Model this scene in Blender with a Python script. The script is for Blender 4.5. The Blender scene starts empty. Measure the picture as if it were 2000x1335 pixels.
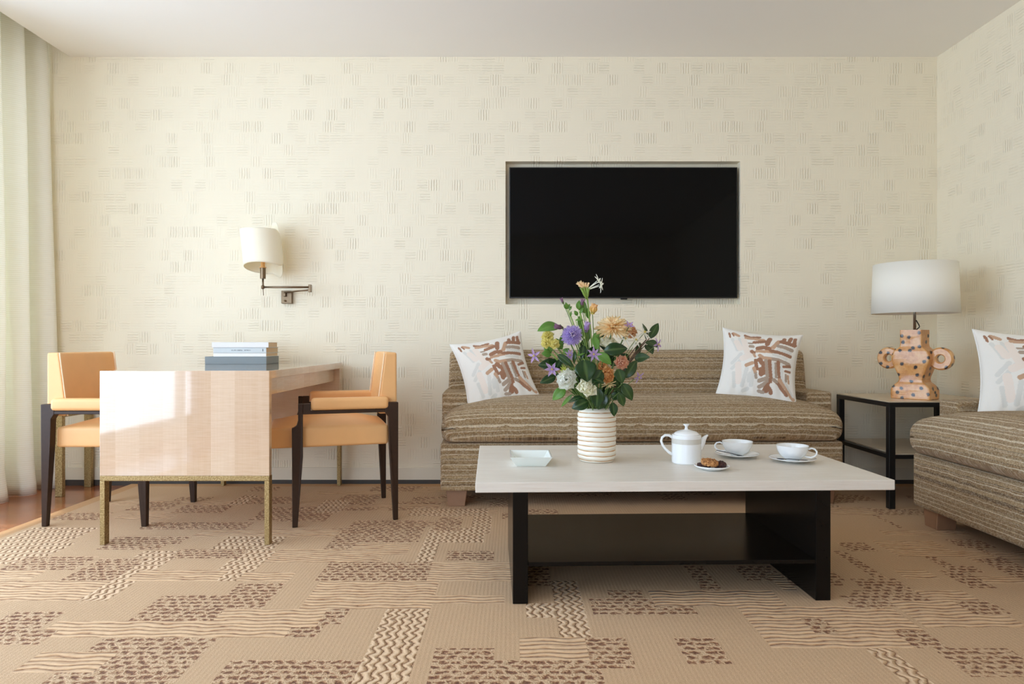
import bpy, bmesh, math, random
from mathutils import Vector, Matrix, noise

# ------------------------------------------------------------------ camera, daylight, exposure
SC = bpy.context.scene
COL = SC.collection
FOC = 1333.33            # 24 mm lens on a 36 mm frame, frame taken as 2000 x 1335
EYE = 0.887              # lens height

cam_d = bpy.data.cameras.new('camera'); cam_d.lens = 24.0; cam_d.sensor_width = 36.0
cam_d.shift_y = 0.00125; cam_d.clip_start = 0.05; cam_d.clip_end = 200
cam = bpy.data.objects.new('camera', cam_d); COL.objects.link(cam)
cam.location = (0, 0, EYE); cam.rotation_euler = (math.pi / 2, 0, 0)
SC.camera = cam

world = bpy.data.worlds.new('daylight'); SC.world = world; world.use_nodes = True
bg = world.node_tree.nodes['Background']
bg.inputs['Color'].default_value = (0.705, 0.885, 1.10, 1)
bg.inputs['Strength'].default_value = 6.6

sun_d = bpy.data.lights.new('sun', 'SUN'); sun_d.energy = 2.0; sun_d.angle = 0.01
sun_d.color = (1.0, 0.93, 0.82)
sun = bpy.data.objects.new('sun', sun_d); COL.objects.link(sun)
sun.location = (-6, 0, 8)
sun.rotation_euler = Vector((0.335, 0.16, -0.93)).to_track_quat('-Z', 'Y').to_euler()

def portal(loc, rot, sx, sy):
    d = bpy.data.lights.new('window_portal', 'AREA'); d.shape = 'RECTANGLE'; d.size = sx; d.size_y = sy
    d.cycles.is_portal = True
    o = bpy.data.objects.new('window_portal', d); COL.objects.link(o); o.location = loc; o.rotation_euler = rot
portal((-3.22, 1.60, 1.36), (0, -math.pi / 2, 0), 2.5, 5.3)
portal((-1.75, -3.02, 1.36), (math.pi / 2, 0, 0), 2.5, 2.5)

vs = SC.view_settings
vs.view_transform = 'Standard'; vs.look = 'None'; vs.gamma = 1.0; vs.use_curve_mapping = False
vs.exposure = 0.02
SC.cycles.use_denoising = True
SC.cycles.max_bounces = 12; SC.cycles.diffuse_bounces = 8; SC.cycles.glossy_bounces = 4
SC.cycles.caustics_reflective = False; SC.cycles.caustics_refractive = False
SC.cycles.sample_clamp_indirect = 8.0

# ------------------------------------------------------------------ helpers
def at(x, y, Y):
    """the point of the room seen at (x, y) of the 2000 x 1335 frame, Y metres from the lens"""
    s = FOC / Y
    return Vector(((x - 1000) / s, Y, EYE - (y - 670) / s))

def lin(r, g, b):
    f = lambda c: (c / 255 / 12.92) if c / 255 <= 0.04045 else ((c / 255 + 0.055) / 1.055) ** 2.4
    return (f(r), f(g), f(b), 1.0)

def tag(o, label=None, cat=None, group=None, kind=None):
    if label: o['label'] = label
    if cat: o['category'] = cat
    if group: o['group'] = group
    if kind: o['kind'] = kind
    return o

def empty(name, loc=(0, 0, 0), rz=0.0):
    o = bpy.data.objects.new(name, None); COL.objects.link(o)
    o.location = loc; o.rotation_euler = (0, 0, rz); o.empty_display_size = 0.05
    return o

def copy_tree(o, parent=None):
    c = o.copy(); COL.objects.link(c)
    if parent: c.parent = parent
    for ch in list(o.children): copy_tree(ch, c)
    return c

class MB:
    """collects faces and links them as ONE mesh object"""
    def __init__(self): self.v = []; self.f = []
    def add(self, vs_, fs):
        b = len(self.v)
        self.v += [Vector(p) for p in vs_]; self.f += [tuple(i + b for i in q) for q in fs]
        return self
    def box(self, x0, x1, y0, y1, z0, z1):
        return self.add([(x0,y0,z0),(x1,y0,z0),(x1,y1,z0),(x0,y1,z0),(x0,y0,z1),(x1,y0,z1),(x1,y1,z1),(x0,y1,z1)],
                        [(0,3,2,1),(4,5,6,7),(0,1,5,4),(1,2,6,5),(2,3,7,6),(3,0,4,7)])
    def hexa(self, lo, hi):
        """lo, hi: four corners each (same order, counter-clockwise from above)"""
        return self.add(list(lo) + list(hi), [(0,3,2,1),(4,5,6,7),(0,1,5,4),(1,2,6,5),(2,3,7,6),(3,0,4,7)])
    def prism(self, outline, d0, d1, axis='y'):
        """outline (a, b) extruded; axis y: a=x, b=z; axis x: a=y, b=z; axis z: a=x, b=y"""
        n = len(outline)
        m = {'y': lambda a, b, d: (a, d, b), 'x': lambda a, b, d: (d, a, b), 'z': lambda a, b, d: (a, b, d)}[axis]
        vv = [m(a, b, d0) for a, b in outline] + [m(a, b, d1) for a, b in outline]
        ff = [tuple(range(n))[::-1], tuple(range(n, 2 * n))]
        ff += [(i, (i + 1) % n, n + (i + 1) % n, n + i) for i in range(n)]
        return self.add(vv, ff)
    def lathe(self, prof, n=40, M=None, cap=True):
        M = M or Matrix()
        vv = []; ff = []; k = len(prof)
        for r, z in prof:
            for i in range(n):
                a = 2 * math.pi * i / n
                vv.append(M @ Vector((r * math.cos(a), r * math.sin(a), z)))
        for j in range(k - 1):
            for i in range(n):
                ff.append((j*n+i, j*n+(i+1)%n, (j+1)*n+(i+1)%n, (j+1)*n+i))
        if cap:
            ff.append(tuple(range(n))[::-1]); ff.append(tuple(range((k-1)*n, k*n)))
        return self.add(vv, ff)
    def tube(self, pts, r, n=10, cap=True):
        pts = [Vector(p) for p in pts]; k = len(pts)
        rr = r if isinstance(r, (list, tuple)) else [r] * k
        vv = []; ff = []; up = None
        for i, p in enumerate(pts):
            t = (pts[min(i+1, k-1)] - pts[max(i-1, 0)]).normalized()
            if up is None:
                up = Vector((0, 0, 1)) if abs(t.z) < 0.9 else Vector((0, 1, 0))
            a = t.cross(up).normalized(); up = a.cross(t).normalized()
            for j in range(n):
                w = 2 * math.pi * j / n
                vv.append(p + (a * math.cos(w) + up * math.sin(w)) * rr[i])
        for i in range(k - 1):
            for j in range(n):
                ff.append((i*n+j, i*n+(j+1)%n, (i+1)*n+(j+1)%n, (i+1)*n+j))
        if cap:
            ff.append(tuple(range(n))[::-1]); ff.append(tuple(range((k-1)*n, k*n)))
        return self.add(vv, ff)
    def grid(self, fn, nu, nv):
        vv = [fn(i / nu, j / nv) for j in range(nv + 1) for i in range(nu + 1)]
        ff = [(j*(nu+1)+i, j*(nu+1)+i+1, (j+1)*(nu+1)+i+1, (j+1)*(nu+1)+i) for j in range(nv) for i in range(nu)]
        return self.add(vv, ff)
    def puff(self, hx, hy, hz, r, n=(8, 8, 4), fn=None, off=(0, 0, 0), rs=4):
        """a box with round edges of radius r, half sizes hx hy hz; fn moves each point"""
        def axis(h, k):
            rr = min(r, h * 0.999); inner = h - rr
            a = [-(inner + rr * q / rs) for q in range(rs, 0, -1)]
            a += [-inner + 2 * inner * q / k for q in range(k + 1)]
            return a + [inner + rr * q / rs for q in range(1, rs + 1)]
        H = (hx, hy, hz); A = [axis(H[i], n[i]) for i in range(3)]
        idx = {}; vv = []; ff = []
        def vert(p):
            key = tuple(round(c, 6) for c in p)
            if key in idx: return idx[key]
            q = Vector([max(-(H[i] - min(r, H[i]*.999)), min(H[i] - min(r, H[i]*.999), p[i])) for i in range(3)])
            d = Vector(p) - q
            if d.length > 1e-9:
                d = Vector([d[i] for i in range(3)])
                m = max(abs(d[i]) for i in range(3)); d = d.normalized() * m
            w = q + d
            if fn: w = fn(w)
            idx[key] = len(vv); vv.append(Vector(w) + Vector(off)); return idx[key]
        for ax in range(3):
            u, v = (ax + 1) % 3, (ax + 2) % 3
            for sgn in (-1, 1):
                for i in range(len(A[u]) - 1):
                    for j in range(len(A[v]) - 1):
                        quad = []
                        for a, b in ((i, j), (i+1, j), (i+1, j+1), (i, j+1)):
                            p = [0, 0, 0]; p[ax] = sgn * H[ax]; p[u] = A[u][a]; p[v] = A[v][b]
                            quad.append(vert(p))
                        ff.append(tuple(quad) if sgn > 0 else tuple(quad[::-1]))
        return self.add(vv, ff)
    def moved(self, M):
        self.v = [M @ p for p in self.v]; return self
    def build(self, name, mat, parent=None, smooth=False, bevel=0.0, seg=2, world_pts=False, solid=0.0, sub=0):
        me = bpy.data.meshes.new(name)
        vv = self.v
        if world_pts and parent is not None:
            o0 = parent
            off = Vector((0, 0, 0))
            while o0 is not None: off = off + Vector(o0.location); o0 = o0.parent
            vv = [p - off for p in vv]
        me.from_pydata([tuple(p) for p in vv], [], self.f)
        me.validate(); me.update()
        me.materials.append(mat)
        if smooth: me.polygons.foreach_set('use_smooth', [True] * len(me.polygons))
        o = bpy.data.objects.new(name, me); COL.objects.link(o)
        if parent: o.parent = parent
        if solid:
            m = o.modifiers.new('thickness', 'SOLIDIFY'); m.thickness = solid; m.offset = 0
        if sub:
            m = o.modifiers.new('smooth', 'SUBSURF'); m.levels = sub; m.render_levels = sub
        if bevel:
            m = o.modifiers.new('soft edges', 'BEVEL'); m.width = bevel; m.segments = seg; m.limit_method = 'ANGLE'
            m.angle_limit = math.radians(35)
        return o

def recenter(o):
    """put a one-mesh thing's origin at the middle of its base"""
    me = o.data; xs = [v.co.x for v in me.vertices]; ys = [v.co.y for v in me.vertices]; zs = [v.co.z for v in me.vertices]
    c = Vector(((min(xs)+max(xs))/2, (min(ys)+max(ys))/2, min(zs)))
    for v in me.vertices: v.co -= c
    o.location = o.location + c
    return o

# ------------------------------------------------------------------ materials
class NT:
    def __init__(self, name):
        self.m = bpy.data.materials.new(name); self.m.use_nodes = True
        self.t = self.m.node_tree; self.b = self.t.nodes['Principled BSDF']
    def n(self, typ, **kw):
        nd = self.t.nodes.new(typ)
        for k, v in kw.items(): setattr(nd, k, v)
        return nd
    def link(self, a, b): self.t.links.new(a, b)
    def put(self, sock, v):
        if hasattr(v, 'is_output'): self.link(v, sock)
        else: sock.default_value = v
    def math(self, op, a, b=0.0, c=0.0, clamp=False):
        nd = self.n('ShaderNodeMath', operation=op, use_clamp=clamp)
        for i, v in enumerate((a, b, c)): self.put(nd.inputs[i], v)
        return nd.outputs[0]
    def sep(self, v):
        nd = self.n('ShaderNodeSeparateXYZ'); self.link(v, nd.inputs[0]); return nd.outputs
    def comb(self, x=0.0, y=0.0, z=0.0):
        nd = self.n('ShaderNodeCombineXYZ')
        for i, v in enumerate((x, y, z)): self.put(nd.inputs[i], v)
        return nd.outputs[0]
    def obj(self): return self.n('ShaderNodeTexCoord').outputs['Object']
    def uv(self): return self.n('ShaderNodeTexCoord').outputs['UV']
    def noise(self, vec, scale, detail=3.0, rough=0.55):
        nd = self.n('ShaderNodeTexNoise'); self.link(vec, nd.inputs['Vector'])
        nd.inputs['Scale'].default_value = scale; nd.inputs['Detail'].default_value = detail
        nd.inputs['Roughness'].default_value = rough; return nd.outputs[0]
    def white(self, vec):
        nd = self.n('ShaderNodeTexWhiteNoise', noise_dimensions='3D'); self.link(vec, nd.inputs['Vector']); return nd.outputs
    def mix(self, fac, a, b):
        nd = self.n('ShaderNodeMix', data_type='RGBA')
        self.put(nd.inputs[0], fac); self.put(nd.inputs[6], a); self.put(nd.inputs[7], b); return nd.outputs[2]
    def ramp(self, fac, stops, interp='LINEAR'):
        nd = self.n('ShaderNodeValToRGB'); self.link(fac, nd.inputs[0]); cr = nd.color_ramp; cr.interpolation = interp
        while len(cr.elements) > 1: cr.elements.remove(cr.elements[-1])
        cr.elements[0].position = stops[0][0]; cr.elements[0].color = stops[0][1]
        for p, c in stops[1:]:
            e = cr.elements.new(p); e.color = c
        return nd.outputs[0]
    def bump(self, h, strength, dist):
        nd = self.n('ShaderNodeBump'); self.link(h, nd.inputs['Height'])
        nd.inputs['Strength'].default_value = strength; nd.inputs['Distance'].default_value = dist
        self.link(nd.outputs[0], self.b.inputs['Normal'])
    def base(self, v): self.put(self.b.inputs['Base Color'], v)
    def set(self, rough=None, metal=None, spec=None, coat=None, coat_rough=None, sheen=None, trans=None):
        I = self.b.inputs
        if rough is not None: self.put(I['Roughness'], rough)
        if metal is not None: I['Metallic'].default_value = metal
        if spec is not None: I['Specular IOR Level'].default_value = spec
        if coat is not None: I['Coat Weight'].default_value = coat
        if coat_rough is not None: I['Coat Roughness'].default_value = coat_rough
        if sheen is not None: I['Sheen Weight'].default_value = sheen
        return self

def plain(name, c, rough=0.5, var=0.08, scale=30.0, bump=0.0, bdist=0.002, **kw):
    """a colour with slight uneven pigment"""
    k = NT(name); v = k.obj(); nz = k.noise(v, scale)
    d = tuple(x * (1 - var) for x in c[:3]) + (1,); e = tuple(min(1, x * (1 + var)) for x in c[:3]) + (1,)
    k.base(k.mix(nz, d, e)); k.set(rough=rough, **kw)
    if bump: k.bump(nz, bump, bdist)
    return k.m

def wallpaper(name, axis, c0):
    k = NT(name); x, y, z = k.sep(k.obj())
    u0 = x if axis == 'x' else y
    cell = 0.074
    v = k.math('DIVIDE', z, cell); vf = k.math('FLOOR', v)
    rowr = k.white(k.comb(vf, 7.3, 1.1))[0]
    u = k.math('ADD', k.math('DIVIDE', u0, cell), rowr); uf = k.math('FLOOR', u)
    rv, rc = k.white(k.comb(uf, vf, 3.7))
    r1, r2, r3 = k.sep(rc)
    fu = k.math('FRACT', u); fv = k.math('FRACT', v)
    vert = k.math('GREATER_THAN', rv, 0.55)
    def mixf(a, b):   # vert ? a : b
        return k.math('ADD', k.math('MULTIPLY', vert, a), k.math('MULTIPLY', k.math('SUBTRACT', 1.0, vert), b))
    across = mixf(fu, fv); along = mixf(fv, fu)
    wob = k.math('MULTIPLY', k.math('SUBTRACT', k.noise(k.obj(), 60.0, 2.0), 0.5), 0.10)
    ln = k.math('SINE', k.math('MULTIPLY', k.math('ADD', across, wob), 2 * math.pi * 4.5))
    ln = k.math('POWER', k.math('MAXIMUM', ln, 0.0), 2.0)
    def env(t):
        e = k.math('MULTIPLY', k.math('MULTIPLY', t, k.math('SUBTRACT', 1.0, t)), 4.0)
        return k.math('MULTIPLY', e, 2.2, clamp=True)
    e = k.math('MULTIPLY', env(along), env(across))
    st = k.math('MULTIPLY', k.math('POWER', r2, 1.5), 1.0)
    st = k.math('MULTIPLY', st, mixf(1.0, 0.75))
    h = k.math('MULTIPLY', k.math('MULTIPLY', ln, e), st)
    big = k.noise(k.obj(), 7.0, 2.0)
    k.base(k.mix(k.math('MULTIPLY', big, 0.5), c0, tuple(a * 0.95 for a in c0[:3]) + (1,)))
    k.set(rough=0.62, spec=0.25)
    k.bump(h, 0.9, 0.0034)
    return k.m

CREAM = lin(239, 229, 206)
M = {}
M['wallpaper'] = wallpaper('embossed wallpaper', 'x', CREAM)
M['wallpaper_side'] = wallpaper('embossed wallpaper side', 'y', CREAM)
M['ceiling'] = plain('ceiling paint', lin(242, 239, 234), 0.8, 0.01, 3)
M['white_paint'] = plain('white trim paint', lin(230, 220, 198), 0.5, 0.02, 8)
M['skirting_dark'] = plain('dark plinth', lin(70, 64, 58), 0.6, 0.1)
M['window_frame'] = plain('window frame paint', lin(90, 84, 76), 0.4, 0.05)
M['black_lacquer'] = plain('black lacquer', lin(17, 14, 12), 0.22, 0.12, 12, spec=0.16)
M['black_metal'] = plain('black steel', lin(24, 22, 21), 0.4, 0.15, 40)
M['dark_wood'] = plain('wenge', lin(54, 35, 22), 0.42, 0.25, 60, spec=0.3)
M['leather'] = plain('tan leather', lin(238, 184, 124), 0.42, 0.05, 14, bump=0.05, bdist=0.001, spec=0.4)
M['leather_highlight'] = plain('painted piping highlight', lin(248, 216, 176), 0.4, 0.03)  # bright highlight along the chair seams put into the colour
M['porcelain'] = plain('white porcelain', lin(238, 240, 240), 0.12, 0.01, 20, coat=0.4)
M['porcelain_blue'] = plain('pale celadon porcelain', lin(230, 235, 230), 0.14, 0.02, 20, coat=0.4)
M['porcelain_band'] = plain('grey beige glaze band', lin(208, 205, 196), 0.2, 0.04, 200)
M['chrome'] = plain('polished steel', lin(96, 97, 100), 0.28, 0.03, metal=1.0)
M['foot_wood'] = plain('oiled oak', lin(150, 112, 84), 0.5, 0.15, 25)
M['bronze'] = plain('aged bronze', lin(120, 100, 78), 0.32, 0.15, 60, metal=0.85)
M['nickel'] = plain('brushed nickel', lin(150, 146, 140), 0.3, 0.08, 60, metal=0.9)
M['candle'] = plain('amber sleeve', lin(222, 166, 98), 0.5, 0.05)
M['cream_marble'] = plain('cream stone shelf', lin(205, 186, 158), 0.22, 0.06, 9)
M['book_grey'] = plain('slate book cloth', lin(128, 138, 142), 0.6, 0.05, 200)
M['book_white'] = plain('white paper cover', lin(232, 232, 228), 0.5, 0.02, 50)
M['book_blue'] = plain('pale blue grey paper cover', lin(196, 204, 206), 0.5, 0.04, 50)
M['book_lilac'] = plain('pale grey paper cover', lin(222, 221, 222), 0.5, 0.02, 50)
M['book_ink'] = plain('printing ink', lin(90, 98, 104), 0.6, 0.02)

def m_pages():
    k = NT('page edges'); z = k.sep(k.obj())[2]
    s = k.math('SINE', k.math('MULTIPLY', z, 6000.0))
    k.base(k.mix(k.math('MULTIPLY', k.math('ADD', s, 1.0), 0.5), lin(196, 170, 136), lin(222, 202, 172))); k.set(rough=0.8); return k.m
M['pages'] = m_pages()

def m_shade(name, c):
    k = NT(name); k.base(c); k.set(rough=0.85, spec=0.1)
    tr = k.n('ShaderNodeBsdfTranslucent'); tr.inputs[0].default_value = c
    mx = k.n('ShaderNodeMixShader'); mx.inputs[0].default_value = 0.12
    k.link(k.b.outputs[0], mx.inputs[1]); k.link(tr.outputs[0], mx.inputs[2])
    k.link(mx.outputs[0], k.t.nodes['Material Output'].inputs[0])
    x, y, z = k.sep(k.obj()); k.bump(k.noise(k.obj(), 900, 2), 0.1, 0.0005)
    return k.m
M['shade_white'] = m_shade('white linen shade', lin(253, 249, 238))
M['shade_cream'] = m_shade('cream parchment shade', lin(250, 243, 222))

def m_curtain():
    k = NT('sheer oatmeal curtain'); v = k.obj(); x, y, z = k.sep(v)
    wv = k.math('ADD', k.math('MULTIPLY', k.math('SINE', k.math('MULTIPLY', z, 520.0)), 0.5), k.noise(k.comb(k.math('MULTIPLY', x, 4.0), k.math('MULTIPLY', y, 4.0), k.math('MULTIPLY', z, 60.0)), 3.0, 3.0))
    c = k.mix(wv, lin(243, 240, 228), lin(251, 249, 241)); k.base(c); k.set(rough=0.9, spec=0.1)
    k.bump(wv, 0.25, 0.002)
    tr = k.n('ShaderNodeBsdfTranslucent'); k.link(c, tr.inputs[0])
    mx = k.n('ShaderNodeMixShader'); mx.inputs[0].default_value = 0.24
    k.link(k.b.outputs[0], mx.inputs[1]); k.link(tr.outputs[0], mx.inputs[2])
    k.link(mx.outputs[0], k.t.nodes['Material Output'].inputs[0]); return k.m
M['curtain'] = m_curtain()

def m_glass():
    k = NT('window glass')
    tr = k.n('ShaderNodeBsdfTransparent'); gl = k.n('ShaderNodeBsdfGlossy'); gl.inputs['Roughness'].default_value = 0.0
    mx = k.n('ShaderNodeMixShader'); mx.inputs[0].default_value = 0.06
    k.link(tr.outputs[0], mx.inputs[1]); k.link(gl.outputs[0], mx.inputs[2])
    k.link(mx.outputs[0], k.t.nodes['Material Output'].inputs[0]); return k.m
M['glass'] = m_glass()

def m_floor():
    k = NT('dark red plank floor'); x, y, z = k.sep(k.obj())
    row = k.math('FLOOR', k.math('DIVIDE', y, 0.085))
    rr = k.white(k.comb(row, 2.0, 5.0))[0]
    cx = k.math('FLOOR', k.math('ADD', k.math('DIVIDE', x, 1.1), rr))
    tone = k.white(k.comb(cx, row, 9.0))[0]
    gr = k.noise(k.comb(k.math('MULTIPLY', x, 2.0), k.math('MULTIPLY', y, 40.0), rr), 3.0, 5.0, 0.6)
    f = k.math('ADD', k.math('MULTIPLY', tone, 0.6), k.math('MULTIPLY', gr, 0.4))
    col = k.mix(f, lin(100, 52, 30), lin(186, 116, 74))
    seam = k.math('LESS_THAN', k.math('FRACT', k.math('DIVIDE', y, 0.085)), 0.025)
    k.base(k.mix(seam, col, lin(52, 30, 20))); k.set(rough=0.22, coat=0.3, coat_rough=0.15); k.bump(seam, 0.3, -0.001); return k.m
M['floor'] = m_floor()

def m_veneer(name='sycamore veneer', rough=0.08):
    """pale glossy veneer: upright book-matched strips with a fine horizontal ripple"""
    k = NT(name); v = k.obj(); x, y, z = k.sep(v)
    s = k.math('ADD', x, y)
    strip = k.math('FLOOR', k.math('DIVIDE', s, 0.105)); fr = k.math('FRACT', k.math('DIVIDE', s, 0.105))
    tone = k.white(k.comb(strip, 4.0, 2.0))[0]
    rip = k.noise(k.comb(k.math('MULTIPLY', s, 5.0), tone, k.math('MULTIPLY', z, 65.0)), 2.2, 3.0, 0.6)
    gr = k.noise(k.comb(k.math('MULTIPLY', s, 60.0), tone, k.math('MULTIPLY', z, 2.0)), 2.0, 3.0)
    f = k.math('ADD', k.math('MULTIPLY', rip, 0.62), k.math('MULTIPLY', gr, 0.25))
    f = k.math('ADD', f, k.math('MULTIPLY', k.math('SUBTRACT', tone, 0.5), 0.35), clamp=True)
    k.base(k.mix(f, lin(198, 164, 132), lin(230, 208, 184))); k.set(rough=rough, coat=1.0, coat_rough=0.03, spec=0.5); return k.m
M['veneer'] = m_veneer()

def m_gilt():
    k = NT('hammered brass'); v = k.obj(); a = k.noise(v, 170.0, 4.0, 0.7)
    k.base(k.ramp(a, [(0.25, lin(96, 76, 44)), (0.5, lin(160, 134, 88)), (0.75, lin(210, 188, 140))]))
    k.set(rough=0.42, metal=0.75); k.bump(a, 0.6, 0.003); return k.m
M['gilt'] = m_gilt()

def m_limed():
    k = NT('limed oak top'); v = k.obj(); x, y, z = k.sep(v)
    g = k.noise(k.comb(k.math('MULTIPLY', x, 3.0), k.math('MULTIPLY', y, 60.0), k.math('MULTIPLY', z, 60.0)), 2.2, 5.0, 0.65)
    b = k.noise(v, 5.0, 3.0)
    f = k.math('ADD', k.math('MULTIPLY', g, 0.7), k.math('MULTIPLY', b, 0.3), clamp=True)
    k.base(k.ramp(f, [(0.25, lin(200, 188, 174)), (0.45, lin(219, 212, 201)), (0.7, lin(228, 223, 214))]))
    k.set(rough=0.42, spec=0.35); k.bump(g, 0.12, 0.0006); return k.m
M['limed'] = m_limed()

def m_fabric():
    """woven bouclé with cream and dark weft stripes along the seat"""
    k = NT('striped woven upholstery'); uv = k.uv(); u, v, w = k.sep(uv)
    wob = k.math('MULTIPLY', k.math('SUBTRACT', k.noise(k.comb(k.math('MULTIPLY', u, 14.0), k.math('MULTIPLY', v, 14.0), 0.0), 1.0, 2.0), 0.5), 0.008)
    slow = k.math('MULTIPLY', k.math('SUBTRACT', k.noise(k.comb(0.0, v, 3.0), 9.0, 3.0, 0.7), 0.5), 0.10)
    vv = k.math('ADD', k.math('ADD', v, wob), slow)
    per = 0.118
    t = k.math('FRACT', k.math('DIVIDE', vv, per))
    br, tn, cr, dk, gy = lin(158, 128, 90), lin(186, 158, 118), lin(238, 224, 196), lin(98, 74, 52), lin(174, 150, 116)
    st = [(0.0, br), (0.06, cr), (0.10, br), (0.20, dk), (0.225, tn), (0.315, cr), (0.345, gy), (0.40, dk), (0.42, br), (0.525, cr), (0.548, br),
          (0.60, cr), (0.615, dk), (0.64, tn), (0.74, br), (0.80, cr), (0.835, gy), (0.90, dk), (0.915, br)]
    stripe = k.ramp(t, st, 'CONSTANT')
    # woven loops: small cells, each with its own tone
    cu = k.math('FLOOR', k.math('DIVIDE', u, 0.0062)); cv = k.math('FLOOR', k.math('DIVIDE', v, 0.0042))
    cu2 = k.math('FLOOR', k.math('ADD', k.math('DIVIDE', u, 0.0062), k.math('MULTIPLY', k.math('MODULO', cv, 2.0), 0.5)))
    rnd = k.white(k.comb(cu2, cv, 1.0))[0]
    cell = k.ramp(rnd, [(0.0, lin(114, 90, 64)), (0.35, lin(162, 134, 98)), (0.75, lin(206, 182, 145)), (1.0, lin(226, 212, 188))])
    k.base(k.mix(0.40, stripe, cell))
    hu = k.math('ABSOLUTE', k.math('SINE', k.math('MULTIPLY', k.math('ADD', k.math('DIVIDE', u, 0.0062), k.math('MULTIPLY', k.math('MODULO', cv, 2.0), 0.5)), math.pi)))
    hv = k.math('ABSOLUTE', k.math('SINE', k.math('MULTIPLY', k.math('DIVIDE', v, 0.0042), math.pi)))
    h = k.math('MULTIPLY', k.math('MULTIPLY', hu, hv), k.math('ADD', 0.5, rnd))
    k.set(rough=0.95, spec=0.1, sheen=0.15); k.bump(h, 0.7, 0.003); return k.m
M['fabric'] = m_fabric()

def m_rug():
    k = NT('patchwork loop rug'); v = k.obj(); x, y, z = k.sep(v)
    at_ = k.n('ShaderNodeAttribute', attribute_name='patch'); kind = at_.outputs['Fac']
    def is_(i): return k.math('COMPARE', kind, float(i), 0.3)
    jn = k.noise(v, 45.0, 2.0); jf = k.noise(v, 320.0, 3.0, 0.7); jw = k.noise(k.comb(k.math('MULTIPLY', x, 9.0), k.math('MULTIPLY', y, 45.0), 0.0), 1.0, 2.0)
    jd = k.math('SUBTRACT', jn, 0.5)
    twopi = 2 * math.pi
    # plain: flat ribs running away from the lens
    rp = k.math('SINE', k.math('MULTIPLY', x, twopi / 0.0135)); rq = k.math('SINE', k.math('MULTIPLY', y, twopi / 0.009))
    hp = k.math('ADD', k.math('MULTIPLY', rp, 0.035), k.math('ADD', k.math('MULTIPLY', rq, 0.03), k.math('ADD', k.math('MULTIPLY', jf, 0.45), 0.15)))
    cp = k.mix(k.math('ADD', k.math('MULTIPLY', rp, 0.07), k.math('ADD', jf, k.math('MULTIPLY', k.math('SUBTRACT', jf, 0.5), 0.8)), clamp=True), lin(190, 150, 110), lin(236, 202, 160))
    # V: wavy chunky ridges running away
    ph = k.math('ADD', k.math('DIVIDE', x, 0.0262), k.math('ADD', k.math('MULTIPLY', k.math('SINE', k.math('MULTIPLY', y, twopi / 0.052)), 0.24), k.math('MULTIPLY', jd, 0.9)))
    rv = k.math('ADD', k.math('MULTIPLY', k.math('SINE', k.math('MULTIPLY', ph, twopi)), 0.5), 0.5)
    hv = k.math('POWER', rv, 0.42)
    cv = k.ramp(k.math('ADD', hv, k.math('MULTIPLY', k.math('SUBTRACT', jf, 0.5), 0.6)), [(0.10, lin(150, 104, 70)), (0.36, lin(198, 160, 120)), (0.95, lin(228, 196, 158))])
    # H: wavy thin lines running across
    pw = k.math('ADD', k.math('DIVIDE', y, 0.0255), k.math('ADD', k.math('MULTIPLY', k.math('SINE', k.math('MULTIPLY', x, twopi / 0.14)), 0.16), k.math('MULTIPLY', k.math('SUBTRACT', jw, 0.5), 1.1)))
    rh = k.math('ADD', k.math('MULTIPLY', k.math('SINE', k.math('MULTIPLY', pw, twopi)), 0.5), 0.5)
    hh = k.math('POWER', rh, 0.32)
    ch = k.ramp(k.math('ADD', hh, k.math('ADD', k.math('MULTIPLY', k.math('SUBTRACT', jf, 0.5), 0.7), k.math('MULTIPLY', k.math('SUBTRACT', jn, 0.5), 0.7))), [(0.10, lin(142, 96, 60)), (0.40, lin(196, 154, 112)), (1.0, lin(230, 194, 152))])
    # D: rough knots with brown pits
    j2 = k.noise(k.comb(x, y, 4.0), 38.0, 2.0, 0.6); j3 = k.noise(k.comb(x, y, 9.0), 38.0, 2.0, 0.6); j4 = k.noise(k.comb(x, y, 2.0), 130.0, 3.0, 0.75)
    dx = k.math('ADD', k.math('DIVIDE', x, 0.038), k.math('MULTIPLY', k.math('SUBTRACT', j2, 0.5), 1.9))
    dy = k.math('ADD', k.math('DIVIDE', y, 0.029), k.math('MULTIPLY', k.math('SUBTRACT', j3, 0.5), 1.2))
    rowp = k.math('MULTIPLY', k.math('MODULO', k.math('FLOOR', dy), 2.0), 0.5)
    kd = k.math('MULTIPLY', k.math('ABSOLUTE', k.math('SINE', k.math('MULTIPLY', k.math('ADD', dx, rowp), math.pi))), k.math('ABSOLUTE', k.math('SINE', k.math('MULTIPLY', dy, math.pi))))
    jj = k.math('ADD', k.math('MULTIPLY', k.math('SUBTRACT', jf, 0.5), 0.4), k.math('MULTIPLY', k.math('SUBTRACT', j4, 0.5), 1.7))
    kd2 = k.math('ADD', kd, jj)
    cd = k.ramp(kd2, [(0.0, lin(236, 202, 162)), (0.42, lin(210, 170, 128)), (0.70, lin(164, 112, 74)), (1.0, lin(112, 64, 38))])
    hd = k.math('ADD', k.math('MULTIPLY', k.math('SUBTRACT', 1.0, kd), 1.0), k.math('MULTIPLY', jj, -0.9))
    cb = k.mix(jf, lin(190, 138, 88), lin(222, 178, 126))
    col = cp; hgt = hp
    for i, c, h in ((1, cv, hv), (2, ch, hh), (3, cd, hd)):
        f = is_(i); col = k.mix(f, col, c)
        hgt = k.math('ADD', k.math('MULTIPLY', hgt, k.math('SUBTRACT', 1.0, f)), k.math('MULTIPLY', k.math('MULTIPLY', h, 0.9), f))
    col = k.mix(is_(4), col, cb)
    big = k.noise(v, 1.3, 2.0)
    mott = k.noise(v, 75.0, 4.0, 0.7)
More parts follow.
